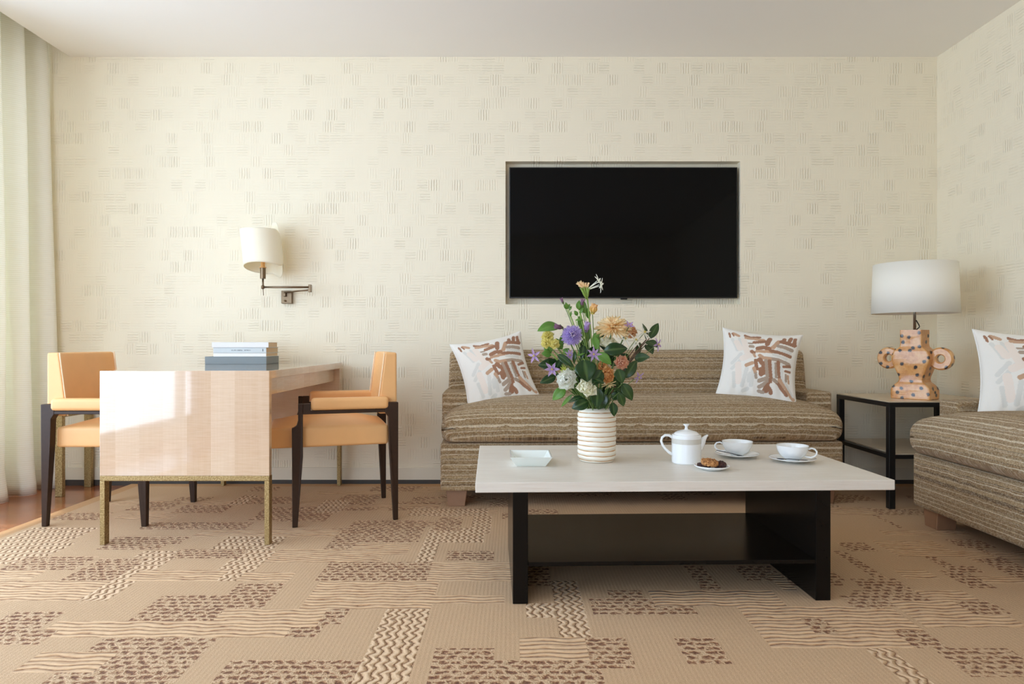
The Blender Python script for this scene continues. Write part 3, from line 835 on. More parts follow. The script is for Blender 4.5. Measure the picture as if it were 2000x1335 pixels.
# ------------------------------------------------------------------ desk
def desk():
    X0, X1 = -1.814, -1.0676; YN, YE = 3.003, 4.285
    r = empty('desk', ((X0+X1)/2, (YN+YE)/2, 0)); tag(r, 'glossy pale sycamore writing desk on hammered brass legs, end panel facing', 'desk')
    ZT = .766
    MB().box(X0, X1, YN + .0302, YE, ZT - .036, ZT).build('desk_top', M['veneer'], r, bevel=.0015, world_pts=True)
    for y0, y1, zt in ((YN, YN + .03, ZT), (YE - .055, YE, ZT - .0362)):
        MB().box(X0, X1, y0, y1, .304, zt).build('end_panel', M['veneer'], r, bevel=.0015, world_pts=True)
    MB().box(X0 + .035, X1 - .035, YN + .0302, YE - .0552, .653, ZT - .0362).build('apron', M['veneer'], r, bevel=.001, world_pts=True)
    for y0, y1 in ((YN, YN + .036), (YE - .036, YE)):
        MB().box(X0, X1, y0, y1, .281, .3038).build('rail', M['gilt'], r, bevel=.002, world_pts=True)
        for x0 in (X0, X1 - .022):
            MB().box(x0, x0 + .022, y0, y1, 0, .281).build('leg', M['gilt'], r, bevel=.002, world_pts=True)
desk()

# ------------------------------------------------------------------ books
def book(name_label, x0, x1, y0, y1, z0, z1, cover, group, box=False, rz=0.0, text=False):
    r = empty('book', ((x0+x1)/2, (y0+y1)/2, z0), rz); tag(r, name_label, 'book', group)
    hx, hy, h = (x1-x0)/2, (y1-y0)/2, z1 - z0; t = .0022
    m = MB(); m.box(-hx, hx, -hy, hy, 0, t); m.box(-hx, hx, -hy, hy, h - t, h); m.box(-hx, hx, -hy, -hy + t, t, h - t)
    if box: m.box(hx - t, hx, -hy + t, hy, t, h - t)
    m.build('cover', cover, r, bevel=.0006)
    MB().box(-hx + .004, hx - .004, -hy + t, hy - .004, t, h - t).build('pages', M['pages'], r)
    if text:
        q = MB(); rnd = random.Random(8); x = -hx * .18 - .02
        for wlen in (8, 5):
            for k in range(wlen):
                a = x; hgt = .0055; zz = h / 2 - hgt / 2
                q.box(a, a + .0016, -hy - .0004, -hy + .0002, zz, zz + hgt)
                if rnd.random() < .7: q.box(a, a + .005, -hy - .0004, -hy + .0002, zz + (hgt - .0014) * rnd.choice((0, .5, 1)), zz + (hgt - .0014) * rnd.choice((0, .5, 1)) + .0014)
                if rnd.random() < .5: q.box(a + .0036, a + .0052, -hy - .0004, -hy + .0002, zz, zz + hgt)
                x += .0082
            x += .009
        q.build('spine_title', M['book_ink'], r)
        MB().box(hx - .022, hx - .017, -hy - .0004, -hy + .0002, h * .3, h * .75).build('spine_mark', M['book_ink'], r)
    return r
GB = 'books stacked on the desk'
Z = .7662
book('thick slate grey book at the bottom of the stack on the desk', -1.770, -1.416, 3.935, 4.145, Z, Z + .044, M['book_grey'], GB, box=True)
book('thin white book lying directly on the thick slate grey one', -1.722, -1.4175, 3.937, 4.140, Z + .0442, Z + .0645, M['book_white'], GB)
book('pale blue grey book with lettering on its spine, second from top', -1.722, -1.416, 3.934, 4.142, Z + .0647, Z + .0965, M['book_blue'], GB, text=True)
book('pale lilac grey book on top of the stack on the desk', -1.728, -1.402, 3.930, 4.09, Z + .0967, Z + .1265, M['book_lilac'], GB)

# ------------------------------------------------------------------ armchairs
def make_chair():
    r = empty('armchair')
    yf, yr = -.255, .254
    for s in (-1, 1):
        xa, xb = sorted((s * .230, s * .272))
        # rear leg: straight outer face, tapering down
        lo_w = .030
        ol = [(yr - .024, 0), (yr, 0), (yr, .592), (yr - .066, .592), (yr - .066, .545), (yr - .050, .52), (yr - .046, .40)]
        m = MB().prism(ol, xa, xb, 'x')
        m.v = [Vector((p.x if p.z > .3 else s * (abs(p.x) - (0.010 * (1 - p.z / .3) if abs(p.x) < .25 else 0.006 * (1 - p.z / .3)) * (-1 if abs(p.x) < .25 else 1)), p.y, p.z)) for p in m.v]
        m.build('leg', M['dark_wood'], r, bevel=.003)
        # front leg with a stepped shoulder and a slim post
        ol = [(yf + .002, 0), (yf + .027, 0), (yf + .0515, .34), (yf + .0515, .594), (yf + .029, .594), (yf + .029, .515), (yf + .022, .490), (yf + .010, .481), (yf, .477)]
        m = MB().prism(ol, xa, xb, 'x')
        m.v = [Vector((p.x if p.z > .3 else s * (abs(p.x) + (0.010 if abs(p.x) < .25 else -0.006) * (1 - p.z / .3)), p.y, p.z)) for p in m.v]
        m.build('leg', M['dark_wood'], r, bevel=.003)
        # arm: a thin rail with a raised front block, a leather pad in between
        ol = [(yf + .0517, .544), (yr - .0662, .544), (yr - .0662, .5595), (yf + .087, .5595), (yf + .087, .594), (yf + .0517, .594)]
        a = MB().prism(ol, xa, xb, 'x').build('arm', M['dark_wood'], r, bevel=.002)
        L = (yr - .0662) - (yf + .087) + .02
        MB().puff(.029, L / 2 - .001, .030, .018, (2, 10, 2), off=(s * .251, (yf + .087 + yr - .0662) / 2 + .010, .5905)).build('arm_pad', M['leather'], a, smooth=True)
    # seat
    hy = .285
    def seat(p):
        x, y, z = p; u, v = x / .228, y / hy
        c = 0.045 * (1 - abs(u) ** 2.2) * (1 - abs(v) ** 2.6)
        return Vector((x, y, z + (c if z > 0 else 0)))
    MB().puff(.2285, hy, .049, .014, (12, 14, 3), fn=seat, off=(0, -.075, .427)).build('seat', M['leather'], r, smooth=True)
    # wrap-around back: wedge wings at both sides, hollow front face
    def back(u, v, front):
        z = .532 + .309 * v
        x = -.232 + .464 * u
        ft = .10 - .040 * v                      # depth at the wings
        mid = ft * .62
        y = yr - .002 if not front else yr - .002 - (mid + (ft - mid) * abs(2 * u - 1) ** 6)
        if front: y -= .0
        return Vector((x, y + .006 * (v - .5) * 0, z))
    mb = MB(); nu, nv = 28, 10
    mb.grid(lambda u, v: back(u, v, True), nu, nv); mb.grid(lambda u, v: back(1 - u, v, False), nu, nv)
    n1 = (nu + 1) * (nv + 1)
    idf = lambda i, j: j * (nu + 1) + i
    idb = lambda i, j: n1 + j * (nu + 1) + (nu - i)
    for i in range(nu):
        mb.f.append((idf(i, nv), idf(i+1, nv), idb(i+1, nv), idb(i, nv))); mb.f.append((idf(i+1, 0), idf(i, 0), idb(i, 0), idb(i+1, 0)))
    for j in range(nv):
        mb.f.append((idf(0, j), idf(0, j+1), idb(0, j+1), idb(0, j))); mb.f.append((idf(nu, j+1), idf(nu, j), idb(nu, j), idb(nu, j+1)))
    o = mb.build('backrest', M['leather'], r, smooth=False, bevel=.010, seg=3)
    for p in o.data.polygons[:nu * nv]: p.use_smooth = True
    # piping seam where the wing meets the hollow front, its highlight painted pale
    for s in (0.0, 1.0):
        MB().tube([back(s, j / 10, True) + Vector((0.004 if s == 0 else -.004, -.001, 0)) for j in range(11)], .0032, 6).build('seam', M['leather_highlight'], o, smooth=True)
    return r
ch = make_chair(); ch.location = (-.8935, 3.609, 0); ch.rotation_euler.z = R_(-72.7)
GA = 'tan leather armchairs at the desk'
tag(ch, 'tan leather armchair on the right of the desk, facing left', 'chair', GA)
ch2 = copy_tree(ch); ch2.location = (-2.021, 3.5655, 0); ch2.rotation_euler.z = R_(90); tag(ch2, 'tan leather armchair behind the desk by the curtain, facing right', 'chair', GA)

# ------------------------------------------------------------------ slim stand behind the left chair
def stand():
    r = empty('brass_stand', (-2.655, 4.145, -.012)); tag(r, 'slim upright brass stand behind the armchair by the curtain', 'stand')
    x0, x1, y0, y1 = -2.676, -2.634, 3.996, 4.298
    MB().box(x0, x1, y0, y1, .452, .49).build('top_bar', M['gilt'], r, bevel=.002, world_pts=True)
    for y in (y0, y1 - .03):
        MB().box(x0, x1, y, y + .03, -.012, .452).build('leg', M['gilt'], r, bevel=.002, world_pts=True)
stand()

# ------------------------------------------------------------------ wall lamp
def wall_lamp():
    r = empty('wall_lamp', (-1.42, YB, 1.137)); tag(r, 'swing arm wall lamp with curled cream shade above the desk', 'wall lamp')
    K = dict(world_pts=True)
    pl = MB().box(-1.4540, -1.3860, YB - .026, YB, 1.137, 1.218).build('wall_plate', M['bronze'], r, bevel=.003, **K)
    MB().puff(.0075, .010, .012, .004, (2, 2, 2), off=(-1.427, YB - .034, 1.192)).build('hinge', M['bronze'], pl, smooth=True, **K)
    MB().lathe([(0.0001, 0), (.006, 0), (.006, .012), (.0001, .014)], 16, Matrix.Translation((-1.427, YB - .025, 1.154)) @ Matrix.Rotation(R_(90), 4, 'X')).build('switch', M['bronze'], pl, smooth=True, **K)
    a0 = Vector((-1.427, YB - .036, 1.207)); el = at(605.5, 566, 4.17)
    MB().tube([a0, el], .0052, 10).build('inner_arm', M['bronze'], r, smooth=True, **K)
    et, eb = at(605.5, 555.5, 4.17), at(605.5, 570.5, 4.17)
    MB().box(et.x - .009, et.x + .009, 4.161, 4.179, eb.z, et.z).build('elbow', M['bronze'], r, bevel=.002, **K)
    yl = 4.14; c0 = at(513.5, 560.5, yl); e1 = at(603.5, 560.5, 4.165)
    MB().tube([e1, c0], .0062, 10).build('outer_arm', M['bronze'], r, smooth=True, **K)
    st = MB(); st.tube([c0 + Vector((0, 0, -.012)), at(513.5, 544, yl)], .0058, 10)
    st.tube([c0 + Vector((.001, 0, -.012)), c0 + Vector((.003, 0, -.05))], .0022, 8)
    st.lathe([(.0001, 0), (.010, 0), (.010, .018), (.0001, .018)], 14, Matrix.Translation(c0 + Vector((0, 0, -.009))))
    st.build('post', M['bronze'], r, smooth=True, **K)
    zs0, zs1 = at(513, 544, yl).z, at(513, 523, yl).z
    so = MB().lathe([(.0001, zs0), (.0165, zs0), (.0165, zs1), (.0001, zs1)], 20, Matrix.Translation((c0.x, yl, 0))).build('socket', M['bronze'], r, smooth=False, **K)
    MB().lathe([(.0001, zs1), (.020, zs1), (.020, zs1 + .004), (.0125, zs1 + .006), (.0125, zs1 + .06), (.0001, zs1 + .06)], 20, Matrix.Translation((c0.x, yl, 0))).build('candle_sleeve', M['candle'], so, smooth=False, **K)
    # shade: one sheet curled into a drum with free rounded corners
    zt, zb = at(508, 449.5, yl).z, at(515, 523.5, yl).z
    ct, cb = at(508, 450, yl).x, at(515.5, 520, yl).x
    def sheet(a0, a1, r0, r1, fn, name, zt_, zb_):
        def f(u, v):
            a = a0 + (a1 - a0) * u; rr = r0 + (r1 - r0) * u
            lo, hi = fn(u); t = lo + (hi - lo) * v
            z = zb_ + (zt_ - zb_) * t; cx = cb + (ct - cb) * t
            return Vector((cx + rr * math.cos(a), yl + rr * math.sin(a), z - .22 * rr * math.sin(a) * (1 - t)))
        return MB().grid(f, 64, 16).build(name, M['shade_cream'], r, smooth=True, solid=.0022, **K)
    def main(u):
        e = max(0, (u - .88) / .12); s_ = 1 - math.sqrt(max(0, 1 - e * e))
        return (s_ * .30, 1 - s_ * .42)
    sheet(R_(100), R_(365), .112, .119, main, 'shade', zt, zb)
    def tail(u):
        e = max(0, (u - .62) / .38); s_ = 1 - math.sqrt(max(0, 1 - e * e))
        return (0.0 - .12 * min(1, max(0, (u - .25) / .3)) + s_ * .4, 1 + .26 * min(1, max(0, (u - .22) / .22)) - s_ * .7)
    sheet(R_(100), R_(20), .110, .108, tail, 'shade_tail', zt, zb)
    MB().tube([(ct - .10, yl, zt - .03), (ct + .10, yl, zt - .03)], .0016, 6).build('shade_spider', M['bronze'], r, **K)
wall_lamp()

# ------------------------------------------------------------------ corner table and lamp
def corner_table():
    X0, X1, Y0, Y1 = 2.018, 2.655, 3.652, 4.245
    r = empty('corner_table', ((X0+X1)/2, (Y0+Y1)/2, 0)); tag(r, 'square black steel corner table with cream stone shelves', 'side table')
    for x in (X0, X1 - .034):
        for y in (Y0, Y1 - .034):
            MB().box(x, x + .034, y, y + .034, 0, .545).build('leg', M['black_metal'], r, bevel=.002, world_pts=True)
    for nm, z0, z1, zs in (('top', .5452, .570, .5755), ('shelf', .268, .290, .296)):
        m = MB()
        if nm == 'top':
            m.box(X0, X1, Y0, Y0 + .034, z0, z1); m.box(X0, X1, Y1 - .034, Y1, z0, z1); m.box(X0, X0 + .034, Y0 + .034, Y1 - .034, z0, z1); m.box(X1 - .034, X1, Y0 + .034, Y1 - .034, z0, z1)
        else:
            m.box(X0 + .034, X1 - .034, Y0 + .004, Y0 + .03, z0, z1); m.box(X0 + .034, X1 - .034, Y1 - .03, Y1 - .004, z0, z1); m.box(X0 + .004, X0 + .03, Y0 + .034, Y1 - .034, z0, z1); m.box(X1 - .03, X1 - .004, Y0 + .034, Y1 - .034, z0, z1)
        fr = m.build(nm + '_frame', M['black_metal'], r, world_pts=True)
        e = .002 if nm == 'top' else .006
        MB().box(X0 + e, X1 - e, Y0 + e, Y1 - e, z1, zs).build(nm, M['cream_marble'], r, world_pts=True) if nm == 'top' else MB().box(X0 + .035, X1 - .035, Y0 + .006, Y1 - .006, z1, zs).build(nm, M['cream_marble'], r, world_pts=True)
corner_table()

def table_lamp():
    base = at(1786, 776, 3.84)
    r = empty('table_lamp', (2.268, 3.845, .576), R_(-52)); tag(r, 'table lamp with white drum shade and spotted ochre pottery base', 'table lamp')
    # body: flat slab cut to an urn outline (half widths over height)
    half = [(.101, .000), (.104, .004), (.104, .050), (.098, .066), (.082, .082), (.066, .094), (.062, .108), (.066, .124), (.080, .160), (.094, .196), (.100, .222), (.099, .246), (.088, .268), (.070, .282), (.060, .292), (.057, .312), (.057, .386)]
    fine = []
    for (a, z), (b, w) in zip(half[:-1], half[1:]):
        for q in range(4):
            t = q / 4; fine.append((a + (b - a) * t, z + (w - z) * t))
    fine.append(half[-1])
    nsec = 40
    mb = MB(); vv = []; ff = []
    def sec(wd, z):
        dp = .056 + .22 * (wd - .057)   # half depth
        pts = []
        for i in range(nsec):
            a = 2 * math.pi * i / nsec; ca, sa = math.cos(a), math.sin(a); e = .12
            pts.append(Vector((wd * math.copysign(abs(ca) ** e, ca), dp * math.copysign(abs(sa) ** e, sa), z)))
        return pts
    for wd, z in fine: vv += sec(wd, z)
    k = len(fine)
    for j in range(k - 1):
        for i in range(nsec): ff.append((j*nsec+i, j*nsec+(i+1)%nsec, (j+1)*nsec+(i+1)%nsec, (j+1)*nsec+i))
    ff.append(tuple(range(nsec))[::-1]); ff.append(tuple(range((k-1)*nsec, k*nsec)))
    for v_ in vv:
        v_ += Vector((noise.noise(v_ * 18), noise.noise(v_ * 18 + Vector((5, 0, 0))), 0)) * .0025
    body = mb.add(vv, ff).build('lamp_body', M['spots'], r, smooth=False)
    # ring handles
    for s in (-1, 1):
        c = Vector((s * .136, 0, .226)); ro, ri, th = .062, .021, .020
        prof = [(ri, -th + .006), (ri + .006, -th), (ro - .008, -th), (ro, -th + .008), (ro, th - .008), (ro - .008, th), (ri + .006, th), (ri, th - .006), (ri, -th + .006)]
        MB().lathe(prof, 48, Matrix.Translation(c) @ Matrix.Rotation(R_(90), 4, 'X'), cap=False).build('handle', M['spots'], r, smooth=False)
    MB().tube([(0, 0, .386), (0, 0, .62)], .0075, 14).build('lamp_neck', M['nickel'], r, smooth=True)
    MB().tube([(.012, -.01, .386), (.03, -.012, .402), (.026, -.008, .412), (.008, 0, .44)], .003, 8).build('cable', M['black_metal'], r, smooth=True)
    zb, zt, rb, rt = .478, .757, .2185, .2085
    m = MB(); n = 72; vv = []; ff = []
    for rr, z in ((rb, zb), (rt, zt)):
        for i in range(n):
            a = 2 * math.pi * i / n; vv.append((rr * math.cos(a), rr * math.sin(a), z))
    for i in range(n): ff.append((i, (i+1) % n, n + (i+1) % n, n + i))
    sh = m.add(vv, ff).build('lamp_shade', M['shade_white'], r, smooth=True, solid=.002)
    sp = MB()
    for a in range(3):
        w_ = a * 2 * math.pi / 3; sp.tube([(0, 0, .615), ((rb - .006) * math.cos(w_), (rb - .006) * math.sin(w_), .615)], .002, 6)
    sp.build('shade_spider', M['nickel'], sh)
    MB().lathe([(.0001, .62), (.013, .62), (.028, .665), (.030, .69), (.018, .715), (.0001, .72)], 20).build('bulb', M['porcelain'], r, smooth=True)
table_lamp()

# ------------------------------------------------------------------ coffee table
TA = math.radians(1.75); ZT = .4145
tr = empty('coffee_table', (0.600, 2.338, 0), TA)     # front edge centre
tag(tr, 'low coffee table with whitish limed oak top and black lacquer frame', 'coffee table')
def tpt(x, y):
    """table coordinates (from the front edge centre) to the room"""
    return Vector((0.600 + x * math.cos(TA) - y * math.sin(TA), 2.338 + x * math.sin(TA) + y * math.cos(TA)))
MB().box(-.7245, .7245, 0, .842, ZT - .0345, ZT).build('table_top', M['limed'], tr, bevel=.0018)
for x0, x1 in ((-.5975, -.5455), (.4475, .5000)):
    MB().box(x0, x1, .002, .655, 0, ZT - .0347).build('side_panel', M['black_lacquer'], tr, bevel=.002)
MB().box(-.5453, .4473, .004, .655, .127, .141).build('shelf', M['black_lacquer'], tr, bevel=.0015)

def on_table(x, y, s):
    """place on the table top the point seen at (x, y) with s pixels to the metre"""
    return Vector(((x - 1000) / s, FOC / s, ZT))

# square dish
def dish():
    p = on_table(1036, 890, 495)
    r = empty('square_dish', (p.x, 2.685, ZT + .0003), R_(0.5)); tag(r, 'square pale celadon porcelain dish left of the flower vase', 'dish')
    b, t, h = .056, .081, .0385; bd, td = .064, .094
    vo = [(-b,-bd,0),(b,-bd,0),(b,bd,0),(-b,bd,0), (-t,-td,h),(t,-td,h),(t,td,h),(-t,td,h)]
    k = .006
    vi = [(-t+k,-td+k,h),(t-k,-td+k,h),(t-k,td-k,h),(-t+k,td-k,h), (-b+.004,-bd+.004,.006),(b-.004,-bd+.004,.006),(b-.004,bd-.004,.006),(-b+.004,bd-.004,.006)]
    f = [(3,2,1,0)]
    for a in range(4):
        c = (a + 1) % 4
        f += [(a, c, 4 + c, 4 + a), (4 + a, 4 + c, 8 + c, 8 + a), (8 + a, 8 + c, 12 + c, 12 + a)]
    f.append((12, 13, 14, 15))
    MB().add(vo + vi, f).build('bowl', M['porcelain_blue'], r, bevel=.0012)
dish()

# teapot
def teapot():
    r = empty('teapot', (0.690, 2.702, ZT + .0003), R_(0)); tag(r, 'white porcelain teapot with a grey beige band on the coffee table', 'teapot')
    R0, Hh = .0572, .112
    MB().lathe([(.0001, .001), (.050, .001), (.054, .0), (R0, .004), (R0, .076)] + [(R0, .0765), (R0 - .0004, Hh - .004), (R0 - .002, Hh), (R0 - .006, Hh + .001), (.0001, Hh + .001)], 56).build('body', M['porcelain'], r, smooth=False)
    b = MB().lathe([(R0 + .0003, .078), (R0 + .0003, .098)], 56, cap=False).build('glaze_band', M['porcelain_band'], r, smooth=True)
    ld = MB().lathe([(.0490, Hh + .001), (.0490, Hh + .003), (.044, Hh + .008), (.033, Hh + .0135), (.018, Hh + .0175), (.008, Hh + .0195), (.0055, Hh + .026), (.006, Hh + .032), (.0105, Hh + .036), (.0125, Hh + .039), (.010, Hh + .0415), (.0001, Hh + .0415)], 48, cap=False).build('lid', M['porcelain'], r, smooth=True)
    hp = [(-.052, 0, .098), (-.068, 0, .108), (-.084, 0, .109), (-.096, 0, .100), (-.0995, 0, .086), (-.094, 0, .070), (-.083, 0, .055), (-.070, 0, .042), (-.056, 0, .033)]
    MB().tube(hp, [.0062, .0055, .005, .005, .005, .005, .0052, .0056, .006], 12).build('handle', M['porcelain'], r, smooth=True)
    sp = MB(); secs = [((.042, 0, .046), .008, .012), ((.0535, 0, .058), .0115, .018), ((.0605, 0, .078), .0125, .018), ((.066, 0, .092), .011, .014), ((.0765, 0, .104), .0065, .010), ((.0845, 0, .1105), .0035, .006)]
    vv, ff = [], []
    for (x, y, z), a, c in secs:
        for i in range(14):
            w_ = 2 * math.pi * i / 14; vv.append((x + a * math.cos(w_), c * math.sin(w_), z - .3 * a * math.cos(w_)))
    for j in range(len(secs) - 1):
        for i in range(14): ff.append((j*14+i, j*14+(i+1)%14, (j+1)*14+(i+1)%14, (j+1)*14+i))
    ff.append(tuple(range(14))[::-1]); ff.append(tuple(range((len(secs)-1)*14, len(secs)*14)))
    sp.add(vv, ff).build('spout', M['porcelain'], r, smooth=True)
teapot()

# cups, saucers, spoons
def make_saucer():
    r = empty('saucer')
    MB().lathe([(.0001, .002), (.030, .002), (.032, .0), (.034, .002), (.060, .008), (.086, .0145), (.089, .0165), (.0885, .0180), (.085, .0175), (.058, .0110), (.036, .0065), (.034, .0060), (.0001, .0055)], 64, cap=False).build('plate', M['porcelain'], r, smooth=True)
    return r
def make_cup():
    r = empty('teacup')
    pr = [(.0001, .003), (.020, .003), (.0225, .0), (.025, .0005), (.026, .005), (.036, .011), (.048, .022), (.056, .036), (.0600, .050), (.0612, .058), (.0618, .0595), (.0608, .0600), (.0590, .0575), (.0580, .050), (.054, .037), (.046, .0245), (.034, .0145), (.020, .010), (.0001, .009)]
    MB().lathe(pr, 64, cap=False).build('bowl', M['porcelain'], r, smooth=True)
    MB().tube([(.0590, 0, .047), (.070, 0, .052), (.082, 0, .049), (.089, 0, .040), (.0885, 0, .030), (.081, 0, .021), (.068, 0, .0155), (.052, 0, .0165), (.043, 0, .020)], [.0036, .0034, .0034, .0034, .0034, .0034, .0034, .0034, .003], 10).build('handle', M['porcelain'], r, smooth=True)
    return r
def make_spoon():
    r = empty('teaspoon')
    def bowl(u, v):
        a = 2 * math.pi * u; x = .016 * math.cos(a) * v; y = .0095 * math.sin(a) * v * (1 - .15 * math.cos(a))
        return Vector((x, y, .0008 + .004 * v * v))
    b = MB().grid(bowl, 24, 8).build('spoon_bowl', M['chrome'], r, smooth=True, solid=.001)
    pts = [(-.014, 0, .0045), (-.03, 0, .0055), (-.06, 0, .0048), (-.085, 0, .0045), (-.098, 0, .0048)]
    vv, ff = [], []; wd = [.0030, .0026, .0030, .0050, .0036]; hh = [.0014, .0014, .0012, .0011, .0010]
    for (x, y, z), w_, h in zip(pts, wd, hh):
        vv += [(x, -w_, z - h), (x, w_, z - h), (x, w_, z + h), (x, -w_, z + h)]
    for j in range(4):
        for i in range(4): ff.append((j*4+i, j*4+(i+1)%4, (j+1)*4+(i+1)%4, (j+1)*4+i))
    ff += [(3,2,1,0), (16,17,18,19)]
    MB().add(vv, ff).build('spoon_handle', M['chrome'], r, bevel=.0004)
    return r
sau = make_saucer(); cup = make_cup(); spo = make_spoon()
A1 = Vector((0.936, 2.836, ZT + .0003)); A2 = Vector((1.118, 2.722, ZT + .0003))
sau.location = A1; tag(sau, 'white saucer under the teacup next to the teapot', 'saucer', 'tea saucers')
s_ = copy_tree(sau); s_.location = A2; tag(s_, 'white saucer under the teacup nearest the right table edge', 'saucer', 'tea saucers')
cup.location = A1 + Vector((0, 0, .0064)); cup.rotation_euler.z = R_(160); tag(cup, 'white teacup next to the teapot, its handle to the left', 'cup', 'white teacups')
c_ = copy_tree(cup); c_.location = A2 + Vector((0, 0, .0064)); c_.rotation_euler.z = R_(-25); tag(c_, 'white teacup nearest the right table edge, its handle to the right', 'cup', 'white teacups')
def lay(o, p, q, up):
    """spoon from handle end p to bowl q (room x, y)"""
    d = Vector(q) - Vector(p); a = math.atan2(d.y, d.x)
    o.rotation_euler = (0, up, a); c = Vector(q); o.location = (c.x, c.y, up_z)
up_z = ZT + .0180
lay(spo, (A1.x - .100, A1.y + .012), (A1.x - .012, A1.y - .062), R_(7)); spo.location.z = ZT + .0125; tag(spo, 'steel teaspoon on the saucer next to the teapot', 'spoon', 'teaspoons')
sp2 = copy_tree(spo); lay(sp2, (A2.x + .040, A2.y - .066), (A2.x - .062, A2.y - .040), R_(-1)); sp2.location.z = ZT + .0150; tag(sp2, 'steel teaspoon on the saucer nearest the right table edge', 'spoon', 'teaspoons')

# biscuit plate
def biscuits():
    c = Vector((0.749, 2.558, ZT + .0003))
    r = empty('small_plate', c); tag(r, 'small white plate with biscuits in front of the teapot', 'plate')
    MB().lathe([(.0001, .002), (.034, .002), (.036, 0), (.038, .002), (.058, .0085), (.0645, .0135), (.0655, .0155), (.0640, .0165), (.060, .0145), (.050, .0080), (.038, .0060), (.0001, .0055)], 56, cap=False).build('plate', M['porcelain'], r, smooth=True)
    def biscuit(label, name, pos, rx, ry, h, mat, tilt, seed, grp=None):
        def f(p):
            n = noise.noise(Vector((p.x * 70 + seed, p.y * 70, p.z * 70))); n2 = noise.noise(Vector((p.x * 160, p.y * 160 + seed, p.z * 160)))
            q = Vector((p.x, p.y, p.z))
            a = math.atan2(p.y, p.x); rr = math.hypot(p.x / rx, p.y / ry); m_ = max(abs(p.x / rx), abs(p.y / ry))
            if rr > 1e-6: q.x *= m_ / rr; q.y *= m_ / rr
            q.z += h * .45 * (1 - m_ ** 2) * (p.z > 0)
            return q * (1 + .10 * n) + Vector((0, 0, .004 * n2))
        o = MB().puff(rx, ry, h, h * .8, (14, 14, 3), fn=f).build(name, mat, smooth=True)
        o.location = pos; o.rotation_euler = tilt; tag(o, label, 'biscuit', grp); return o
    biscuit('dark chocolate biscuit on the right of the small plate', 'biscuit', c + Vector((.032, .004, .0155)), .024, .023, .009, M['choc'], (R_(6), R_(-6), .6), 9, 'biscuits on the small plate')
    biscuit('dark biscuit peeping out at the left of the small plate', 'biscuit', c + Vector((-.026, .012, .0130)), .025, .024, .0065, M['choc'], (0, 0, 0), 4, 'biscuits on the small plate')
    biscuit('golden oat biscuit lying over a dark one on the small plate', 'biscuit', c + Vector((-.010, -.006, .0270)), .033, .030, .008, M['oat'], (R_(8), R_(5), 0), 2, 'biscuits on the small plate')
biscuits()

# ------------------------------------------------------------------ vase and flowers
VX, VY = 0.3415, 2.752
def vase():
    r = empty('vase', (VX, VY, ZT + .0003)); tag(r, 'ribbed cream ceramic vase with ochre rings on the coffee table', 'vase')
    prof = [(.0001, .003), (.058, .003), (.062, .0), (.068, .003)]
    n = 120; h = .214
    for i in range(n + 1):
        t = i / n; z = .006 + (h - .008) * t
        rr = .0765
        if z < .022: rr -= .0085 * (1 - (z - .006) / .016) ** 2
        if z > h - .028: rr -= .020 * ((z - (h - .028)) / .028) ** 2
        rr += .0011 * math.cos(2 * math.pi * z / .0188) + .0005 * math.sin(z * 230)
        prof.append((rr, z))
    prof += [(.053, h), (.050, h - .003), (.050, h - .02), (.055, h - .04), (.055, .02), (.0001, .018)]
    m = MB().lathe(prof, 72, cap=False)
    for p in m.v:
        a = math.atan2(p.y, p.x); p.z += .0016 * math.sin(2 * a + p.z * 60) * (0.01 < p.z < .2)
    m.build('body', M['vase'], r, smooth=True)
vase()

MOUTH = Vector((VX, VY, ZT + .205))
VIEW = Vector((0, -1, 0))
class PM:
    """petals and leaves: keeps a per-point 'along' (and 'vein') value"""
    def __init__(self): self.mb = MB(); self.a = []
    def petal(self, Mx, L, W, cup=0.0, curl=0.0, tip=0.6, nl=6, nw=4, ruffle=0.0, rnd=None, base_w=0.25, lift=0.0):
        vv = []
        for i in range(nl + 1):
            t = i / nl
            w_ = W * max(0.0, (math.sin(math.pi * min(1, (t * (1 - .0) + .0) ** tip * .96 + .02))) ** .8)
            w_ = max(w_, W * base_w * (1 - t))
            for j in range(nw + 1):
                s = j / nw * 2 - 1
                z = lift * t + curl * t * t + cup * s * s * W * (0.5 + 0.5 * t)
                y = L * t - (abs(s) ** 2) * L * .08 * t
                if ruffle and rnd: z += rnd.uniform(-1, 1) * ruffle * t; y += rnd.uniform(-1, 1) * ruffle * t
                vv.append(Mx @ Vector((w_ * s / 2, y, z))); self.a.append(t)
        k = nw + 1
        ff = [(i*k+j, i*k+j+1, (i+1)*k+j+1, (i+1)*k+j) for i in range(nl) for j in range(nw)]
        self.mb.add(vv, ff)
    def build(self, name, mat, parent):
        o = self.mb.build(name, mat, parent, smooth=True, world_pts=True)
        at_ = o.data.attributes.new('along', 'FLOAT', 'POINT'); at_.data.foreach_set('value', self.a)
        return o

def frame(p, d, spin=0.0):
    """+Z of the bloom looks along d"""
    q = Vector(d).normalized().to_track_quat('Z', 'Y').to_matrix().to_4x4()
    return Matrix.Translation(p) @ q @ Matrix.Rotation(spin, 4, 'Z')
def ring(F, ang, open_, r0=0.0, z0=0.0):
    """a petal frame: +Y outward at ang, raised by open_ (0 flat .. 90 upright)"""
    return F @ Matrix.Rotation(ang, 4, 'Z') @ Matrix.Translation((0, r0, z0)) @ Matrix.Rotation(open_, 4, 'X')

def stem_pts(p, sag=0.0, k=9, start=None):
    a = start or MOUTH + Vector(((p.x - VX) * .12, (p.y - VY) * .12, -.06)); a = Vector(a)
    mid = Vector((VX + (p.x - VX) * .35, VY + (p.y - VY) * .35, a.z + (p.z - a.z) * .62)); out = []
    for i in range(k + 1):
        t = i / k; out.append(a * (1-t)**2 + mid * 2 * t * (1-t) + p * t * t)
    return out

